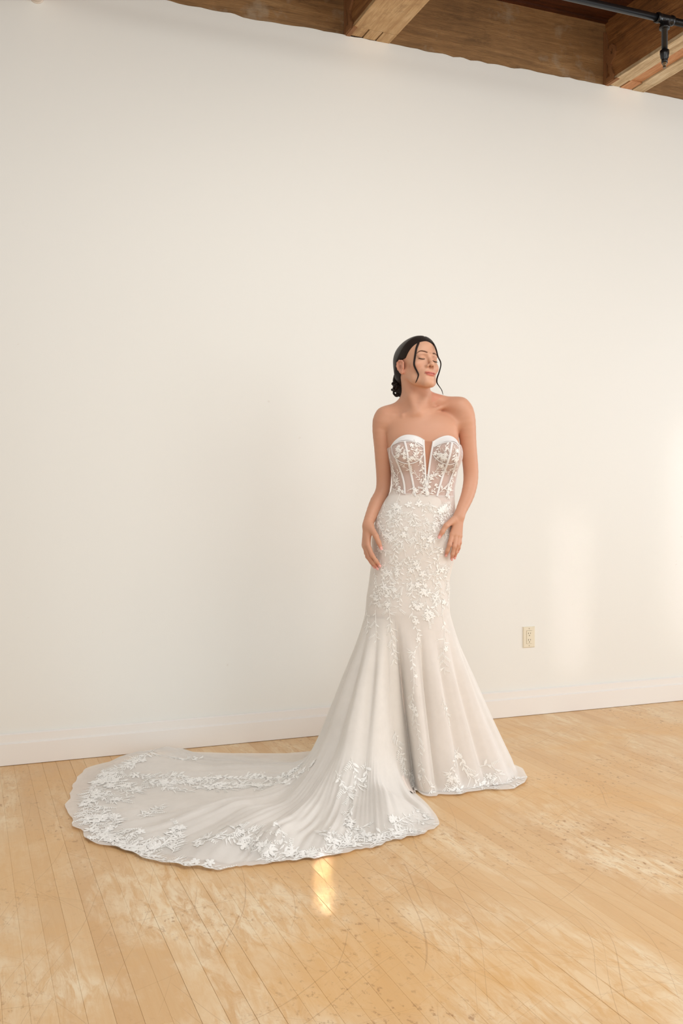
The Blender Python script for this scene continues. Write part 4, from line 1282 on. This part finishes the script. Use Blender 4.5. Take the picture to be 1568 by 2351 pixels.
# keep the cloth clear of wall and baseboard
def clear_wall(v):
    wy = -(v[:, 0] + XR) * sa + (v[:, 1] + D0) * ca
    over = np.maximum(wy - (WALL_Y - .028), 0)
    v[:, 0] += over * sa; v[:, 1] -= over * ca
    return v
sk_v = clear_wall(sk_v)
cuts = 46 + 66
skirt = mesh_obj('skirt', sk_v, sk_f, M['tulle'], person)
skirt['label'] = 'trumpet skirt of white tulle spreading into a long train'
G2, _ = skirt_surface(541, 40, 60, inset=.004, to_floor_only=True, seed=2)
g2 = G2.copy()
n_up = 40
ctr = np.array([XV(945), 0.0])
for r_ in range(n_up, g2.shape[0]):
    v_ = g2[r_, :, :2] - ctr; L_ = np.linalg.norm(v_, axis=1)
    sh = .014 + .02 * (r_ - n_up) / 60 + np.where((np.linspace(155, 515, 541) < 250), .13 * (r_ - n_up) / 60, 0)
    cap_ = np.linalg.norm(g2[n_up - 1, :, :2] - ctr, axis=1) * (1 + .35 * (r_ - n_up) / 60)
    lim = np.where(np.linspace(155, 515, 541) < 253, np.minimum(L_ - sh, cap_), L_ - sh)
    g2[r_, :, :2] = ctr + v_ * (lim / L_)[:, None]
mesh_obj('skirt_lining', g2.reshape(-1, 3), grid_faces(*g2.shape[:2], True), M['lining'], person)
G3, _ = skirt_surface(361, 10, 96, inset=.004, reach=.91, ph0=157, ph1=251)
G3 = G3[10:]
G3[:, :, 2] = np.maximum(G3[:, :, 2] - .0045, .003)
tr = mesh_obj('train_underlay', clear_wall(G3.reshape(-1, 3).copy()), grid_faces(*G3.shape[:2], False), M['train_tulle'], person)
tr['label'] = 'denser second layer of tulle under the train'
BV_SK = BVHTree.FromPolygons([tuple(p) for p in np.concatenate([sk_v, G3.reshape(-1, 3)])],
                             [tuple(q) for q in sk_f] + [tuple(q + len(sk_v)) for q in grid_faces(*G3.shape[:2], False)])

# ------------------------------------------------------------------ lace
class Lace:
    """sprays of embroidered leaves and flowers conforming to a cloth surface"""
    def __init__(self, bvh, seed, off=.0014):
        self.b = bvh; self.r = random.Random(seed); self.g = Geo(); self.off = off
    def hit(self, u, v):
        h = self.b.ray_cast(Vector(CAM), Vector(RAY(u, v)))
        if h[0] is None: return None
        p, n = np.array(h[0]), np.array(h[1])
        if n @ RAY(u, v) > 0: n = -n
        return p, n
    def snap(self, q, n, lift=0.0):
        h = self.b.find_nearest(Vector(q))
        if h[0] is None: return q
        m = np.array(h[1])
        if m @ n < 0: m = -m
        return np.array(h[0]) + m * (self.off + lift)
    def leaf(self, p, n, d, L, W, curl=0.0, lift=0.0, petal=False):
        d = d - n * (d @ n); d /= np.linalg.norm(d) + 1e-9; s = np.cross(n, d)
        prof = [(.0, .12), (.25, .75), (.55, 1.0), (.82, .6), (1.0, .0)] if not petal else [(.0, .22), (.35, .85), (.62, 1.0), (.86, .8), (1.0, .0)]
        V = []
        for t, w in prof:
            c = p + d * (L * t) + s * (curl * L * t * t)
            if w == 0: V.append(self.snap(c, n, lift)); continue
            V.append(self.snap(c - s * (W * w / 2), n, lift)); V.append(self.snap(c, n, lift + W * .07)); V.append(self.snap(c + s * (W * w / 2), n, lift))
        f = []
        for i in range(3):
            a = i * 3; f += [(a, a + 1, a + 4, a + 3), (a + 1, a + 2, a + 5, a + 4)]
        f += [(9, 10, 12), (10, 11, 12)]
        self.g.add(V, f)
    def bead(self, p, n, r):
        p = self.snap(p, n, r * .4)
        V = [p + np.array(o) * r for o in ((1, 0, 0), (-1, 0, 0), (0, 1, 0), (0, -1, 0), (0, 0, 1), (0, 0, -1))]
        self.g.add(V, [(0, 2, 4), (2, 1, 4), (1, 3, 4), (3, 0, 4), (2, 0, 5), (1, 2, 5), (3, 1, 5), (0, 3, 5)])
    def flower(self, p, n, r, k=5, lift=.0006):
        a0 = self.r.uniform(0, 6.28)
        e = np.cross(n, [0.31, .2, .93]); e /= np.linalg.norm(e); s = np.cross(n, e)
        for i in range(k):
            a = a0 + i * 6.283 / k + self.r.uniform(-.15, .15)
            self.leaf(p, n, e * math.cos(a) + s * math.sin(a), r * self.r.uniform(.8, 1.2), r * .58, lift=lift + .0004 * (i % 2), petal=True)
        self.bead(p, n, r * .16)
    def stem(self, pts, nrm, w):
        pts = np.array(pts); n = len(pts)
        if n < 2: return
        T = np.gradient(pts, axis=0); T /= np.linalg.norm(T, axis=1)[:, None] + 1e-9
        S_ = np.cross(nrm, T); S_ /= np.linalg.norm(S_, axis=1)[:, None] + 1e-9
        W = np.interp(np.linspace(0, 1, n), [0, .5, 1], [w, w, w * .4])[:, None] / 2
        V = np.stack([pts - S_ * W, pts + np.array(nrm) * W * .8, pts + S_ * W], 1).reshape(-1, 3)
        f = []
        for i in range(n - 1):
            a = i * 3; f += [(a, a + 1, a + 4, a + 3), (a + 1, a + 2, a + 5, a + 4)]
        self.g.add(V, f)
    def spray(self, px, L=.016, gap=.010, flowers=.10, fr=.014, beads=.15, spread=1.0, w=.0022, skip=.05, frond=.12, blades=.14):
        """stem along the pixel path, leaves alternate along it"""
        c = spline(px, max(8, int(sum(math.dist(px[i], px[i + 1]) for i in range(len(px) - 1)) / 3)))
        run = []
        for u, v in c:
            h = self.hit(u, v)
            if h is None or (run and np.linalg.norm(h[0] - run[-1][0]) > .06): continue
            run.append((self.snap(h[0], h[1]), h[1]))
        if len(run) < 3: return self
        pts = np.array([a for a, _ in run]); nr = np.array([b for _, b in run])
        self.stem(pts, nr, w)
        acc = 0; side = 1; T = np.gradient(pts, axis=0)
        for i in range(1, len(pts)):
            acc += np.linalg.norm(pts[i] - pts[i - 1])
            if acc < gap: continue
            acc = 0; side = -side
            p, n = pts[i], nr[i]; t = T[i] / (np.linalg.norm(T[i]) + 1e-9); s = np.cross(n, t) * side
            x = self.r.random()
            if x < skip: continue
            a = self.r.uniform(.45, 1.15) * spread
            d = t * math.cos(a) + s * math.sin(a)
            if x < skip + flowers: self.flower(p + s * fr * .7, n, fr * self.r.uniform(.7, 1.2), self.r.choice([5, 5, 6]))
            elif x < skip + flowers + beads:
                for k in range(5): self.bead(p + d * (L * (.3 + .25 * k)) + t * self.r.uniform(-.002, .002), n, .0017)
            elif x < skip + flowers + beads + frond:
                # fern frond: a stem of little leaflets
                q = [p + d * (L * 2.0 * k / 6) for k in range(7)]; q = [self.snap(z, n) for z in q]
                self.stem(q, [n] * 7, w * .7)
                sd = np.cross(n, d)
                for k in range(1, 7):
                    for sg in (-1, 1): self.leaf(q[k], n, d * .5 + sd * sg * .85, L * .42, L * .2)
            elif x < skip + flowers + beads + frond + blades:
                for k in range(self.r.choice([2, 3, 4])):
                    aa = a + self.r.uniform(-.55, .55); d2 = t * math.cos(aa) + s * math.sin(aa); LL = L * self.r.uniform(1.3, 2.3)
                    self.leaf(p, n, d2, LL, L * self.r.uniform(.16, .26), self.r.uniform(-.4, .4))
            else:
                LL = L * self.r.uniform(.7, 1.35)
                self.leaf(p, n, d, LL, LL * self.r.uniform(.28, .46), self.r.uniform(-.25, .25))
        return self
    def make(self, parent):
        if self.g.n == 0: return None
        o = self.g.make('lace_applique', M['lace'], parent, smooth=False)
        return o

def lace(bvh, parent, paths, seed, **kw):
    for i, px in enumerate(paths):
        Lace(bvh, seed + i).spray(px, **kw).make(parent)

# bodice lace
lace(BV_BOD, bodice, [
    [(979, 1136), (972, 1115), (960, 1095), (945, 1082), (930, 1072), (922, 1064)], [(966, 1052), (970, 1080), (973, 1105), (974, 1125)],
    [(981, 1120), (990, 1095), (1003, 1078), (1012, 1065), (1020, 1040), (1025, 1022)], [(985, 1100), (1000, 1092), (1012, 1090)],
    [(905, 1050), (918, 1040), (930, 1048), (945, 1055), (958, 1045)], [(908, 1036), (925, 1030), (938, 1040)], [(943, 1030), (952, 1022), (962, 1036), (968, 1044)],
    [(950, 1008), (955, 1022), (948, 1036)], [(1000, 1036), (1010, 1048), (1022, 1055)], [(1040, 1020), (1046, 1035), (1042, 1055)], [(1013, 1020), (1006, 1034), (1012, 1050)],
    [(902, 1070), (906, 1090), (910, 1108), (918, 1124)], [(908, 1118), (912, 1098), (914, 1082)], [(1044, 1070), (1034, 1080), (1022, 1084), (1012, 1074)], [(1040, 1090), (1036, 1110), (1030, 1135)],
    [(935, 1128), (945, 1122), (955, 1132), (965, 1128)], [(985, 1135), (998, 1124), (1005, 1112)], [(1008, 1132), (1020, 1122), (1032, 1128)], [(900, 1120), (915, 1128), (925, 1133)],
    [(896, 1032), (895, 1045), (899, 1062), (902, 1080)], [(903, 1085), (905, 1100), (904, 1116)], [(1051, 1030), (1052, 1045), (1048, 1065)], [(1046, 1070), (1042, 1090), (1038, 1110)],
    [(920, 1024), (912, 1036), (908, 1050)], [(957, 1030), (950, 1045), (940, 1058)], [(1030, 1022), (1024, 1036), (1016, 1050)]],
    100, L=.0125, gap=.0060, flowers=.10, fr=.009, beads=.20, w=.0018, frond=.08)
# hips and thighs
rh = random.Random(77)
hip = [[(918, 1133), (912, 1150), (905, 1165), (890, 1180)], [(920, 1170), (918, 1190), (905, 1215), (893, 1240)], [(921, 1185), (916, 1225), (908, 1260), (905, 1290)], [(942, 1150), (948, 1180), (955, 1200), (952, 1230), (955, 1250)],
       [(985, 1150), (995, 1170), (1000, 1195), (995, 1215)], [(1035, 1150), (1028, 1175), (1015, 1195), (1000, 1205)], [(1010, 1200), (1000, 1230), (985, 1250), (965, 1265)], [(1012, 1250), (1005, 1280), (985, 1300), (975, 1320)],
       [(960, 1290), (950, 1310), (940, 1330), (925, 1345)], [(900, 1300), (895, 1330), (898, 1360), (885, 1385)], [(925, 1250), (930, 1280), (920, 1310), (912, 1335)], [(885, 1290), (880, 1320), (876, 1350), (866, 1390)],
       [(975, 1320), (970, 1345), (985, 1365), (1000, 1375)], [(990, 1330), (1005, 1350), (1012, 1370), (1018, 1400)], [(945, 1330), (946, 1360), (944, 1395)], [(925, 1345), (918, 1375), (915, 1400)],
       [(870, 1200), (880, 1225), (895, 1245)], [(868, 1240), (880, 1262), (895, 1275)], [(1025, 1290), (1020, 1320), (1030, 1350), (1028, 1390)], [(970, 1215), (985, 1222), (1000, 1240)],
       [(860, 1310), (862, 1340), (856, 1380)], [(885, 1150), (880, 1170), (872, 1195)], [(960, 1140), (968, 1160), (975, 1185), (968, 1210)], [(1015, 1150), (1020, 1170), (1030, 1185)], [(940, 1210), (930, 1235), (918, 1255)],
       [(1000, 1290), (1010, 1310), (1004, 1340)], [(900, 1180), (890, 1200), (884, 1230)], [(978, 1375), (980, 1400), (976, 1420)], [(1000, 1375), (996, 1400), (985, 1425)], [(884, 1340), (890, 1360), (886, 1395)]]
lace(BV_SK, skirt, hip, 200, L=.015, gap=.0068, flowers=.06, fr=.014, beads=.16, frond=.18, w=.0018)
extra = []
for k in range(60):
    v0 = rh.uniform(1150, 1385); u0 = rh.uniform(862, 1036) if v0 < 1330 else rh.uniform(852, 1026)
    a = rh.uniform(-.9, .9) + (3.14 if rh.random() < .2 else 0); c_ = rh.uniform(-.5, .5); L_ = rh.uniform(18, 42)
    extra.append([(u0 + L_ * f_ * math.sin(a + c_ * f_), v0 + L_ * f_ * math.cos(a + c_ * f_)) for f_ in (0, .35, .7, 1)])
lace(BV_SK, skirt, extra, 250, L=.011, gap=.0058, flowers=.08, fr=.011, beads=.22, frond=.18, w=.0014)
# vines running down the front
vines = [[(945, 1400), (950, 1430), (964, 1470), (947, 1505), (949, 1540), (950, 1575), (946, 1620), (955, 1650), (962, 1700), (967, 1760), (966, 1800)], [(893, 1390), (896, 1430), (900, 1470), (905, 1520)],
         [(862, 1400), (863, 1430), (864, 1470)], [(1015, 1410), (1020, 1450), (1018, 1500), (1022, 1540)], [(988, 1400), (987, 1425)], [(1015, 1600), (1022, 1630), (1030, 1650)], [(842, 1400), (846, 1450)]]
lace(BV_SK, skirt, vines, 300, L=.016, gap=.011, flowers=.10, fr=.014, beads=.22, frond=.12)
# skirt hem
hem = [[(918, 1720), (926, 1745), (930, 1770), (935, 1800)], [(905, 1675), (912, 1700), (916, 1720)], [(935, 1765), (945, 1785), (950, 1810)], [(1052, 1715), (1045, 1745), (1038, 1775), (1048, 1800), (1066, 1822)],
       [(1058, 1730), (1064, 1760), (1085, 1785), (1110, 1800), (1140, 1808)], [(1100, 1760), (1125, 1757), (1140, 1775), (1142, 1795)], [(1020, 1800), (1035, 1815), (1060, 1820)], [(1075, 1812), (1100, 1806), (1125, 1812)],
       [(1150, 1800), (1172, 1795), (1195, 1785)], [(1165, 1812), (1188, 1805), (1205, 1792)], [(975, 1780), (985, 1800), (992, 1818)], [(1030, 1770), (1040, 1790), (1055, 1805)], [(1110, 1775), (1120, 1790), (1135, 1800)]]
lace(BV_SK, skirt, hem, 400, L=.022, gap=.0085, flowers=.06, fr=.020, beads=.08, frond=.2, w=.0025, blades=.25)
# train border and inner bands
border = [[(360, 1718), (345, 1730), (325, 1742), (300, 1752)], [(305, 1750), (275, 1762), (250, 1775), (232, 1790)], [(240, 1782), (222, 1800), (208, 1822), (200, 1840)], [(212, 1815), (198, 1840), (190, 1865), (188, 1885)],
          [(190, 1870), (205, 1890), (225, 1908), (250, 1925)], [(205, 1935), (235, 1915), (260, 1905)], [(240, 1920), (270, 1938), (300, 1950), (330, 1958)], [(320, 1955), (350, 1965), (385, 1975), (410, 1980)],
          [(400, 1978), (430, 1985), (465, 1992), (500, 2000)], [(262, 1935), (290, 1945), (315, 1962), (345, 1968)], [(235, 1765), (262, 1785), (290, 1800), (330, 1812)], [(225, 1790), (255, 1800), (285, 1815), (320, 1820)],
          [(215, 1835), (235, 1830), (262, 1840), (300, 1838)], [(205, 1860), (225, 1850), (245, 1862)], [(215, 1880), (235, 1872), (258, 1880), (270, 1895)], [(345, 1960), (372, 1940), (392, 1920), (404, 1898)],
          [(345, 1925), (330, 1940), (318, 1952)], [(395, 1960), (405, 1940), (415, 1920)], [(275, 1905), (300, 1918), (312, 1940)], [(330, 1960), (350, 1940), (362, 1925)]]
def jitter(paths, k, seed):
    q = random.Random(seed)
    return [[(u + dx + q.uniform(-k, k), v + dy + q.uniform(-k, k) * .6) for u, v in px] for px in paths for dx, dy in [(q.uniform(-14, 14), q.uniform(-8, 8))]]
lace(BV_SK, skirt, border + jitter(border, 5, 3), 500, L=.024, gap=.0085, flowers=.07, fr=.024, beads=.05, frond=.18, w=.0026, blades=.25)
bands = [[(310, 1778), (345, 1790), (385, 1788), (420, 1785)], [(330, 1795), (370, 1800), (410, 1797), (455, 1800)], [(415, 1775), (440, 1790), (470, 1785), (500, 1792)], [(445, 1812), (480, 1808), (520, 1812), (555, 1805)],
         [(500, 1780), (540, 1790), (580, 1786), (620, 1790)], [(540, 1808), (580, 1802), (620, 1803), (655, 1795)], [(620, 1788), (650, 1782), (675, 1770), (700, 1756)], [(640, 1800), (665, 1790), (690, 1775), (715, 1760)],
         [(395, 1738), (430, 1745), (460, 1742)], [(320, 1880), (345, 1870), (370, 1860)], [(370, 1805), (400, 1815), (440, 1818)], [(580, 1812), (615, 1812), (650, 1806)], [(480, 1795), (510, 1802), (545, 1800)]]
lace(BV_SK, skirt, bands + jitter(bands, 4, 4), 600, L=.022, gap=.0085, flowers=.06, fr=.020, beads=.06, frond=.18, w=.0024, blades=.25)
front = [[(440, 1935), (480, 1920), (515, 1918), (550, 1928)], [(540, 1925), (570, 1935), (600, 1950), (625, 1965)], [(600, 1930), (612, 1950), (605, 1970)], [(632, 1888), (645, 1905), (648, 1925), (655, 1945)],
         [(640, 1962), (670, 1952), (700, 1955), (725, 1962)], [(680, 1970), (715, 1962), (745, 1955), (775, 1952)], [(775, 1950), (790, 1930), (802, 1912)], [(765, 1952), (768, 1930), (762, 1910)], [(790, 1948), (815, 1932), (840, 1912)],
         [(840, 1935), (865, 1918), (890, 1905)], [(850, 1945), (880, 1928), (915, 1915)], [(905, 1925), (935, 1915), (965, 1908)], [(900, 1895), (925, 1880), (950, 1870)], [(955, 1880), (975, 1890), (1000, 1895)], [(945, 1850), (965, 1865), (985, 1880)],
         [(770, 1770), (782, 1790), (790, 1815)], [(785, 1800), (800, 1825), (806, 1850), (800, 1880)], [(812, 1850), (800, 1875), (790, 1900)], [(806, 1740), (812, 1765), (818, 1790), (812, 1820)], [(838, 1750), (842, 1775), (836, 1800)],
         [(890, 1870), (905, 1890), (915, 1905)], [(600, 1975), (640, 1975), (670, 1975)], [(520, 1895), (560, 1905), (590, 1915)], [(800, 1905), (830, 1900), (850, 1895)], [(560, 1910), (590, 1905), (615, 1912)]]
lace(BV_SK, skirt, front + jitter(front[:12], 5, 5), 700, L=.024, gap=.0090, flowers=.06, fr=.022, beads=.08, frond=.18, w=.0026, blades=.25)
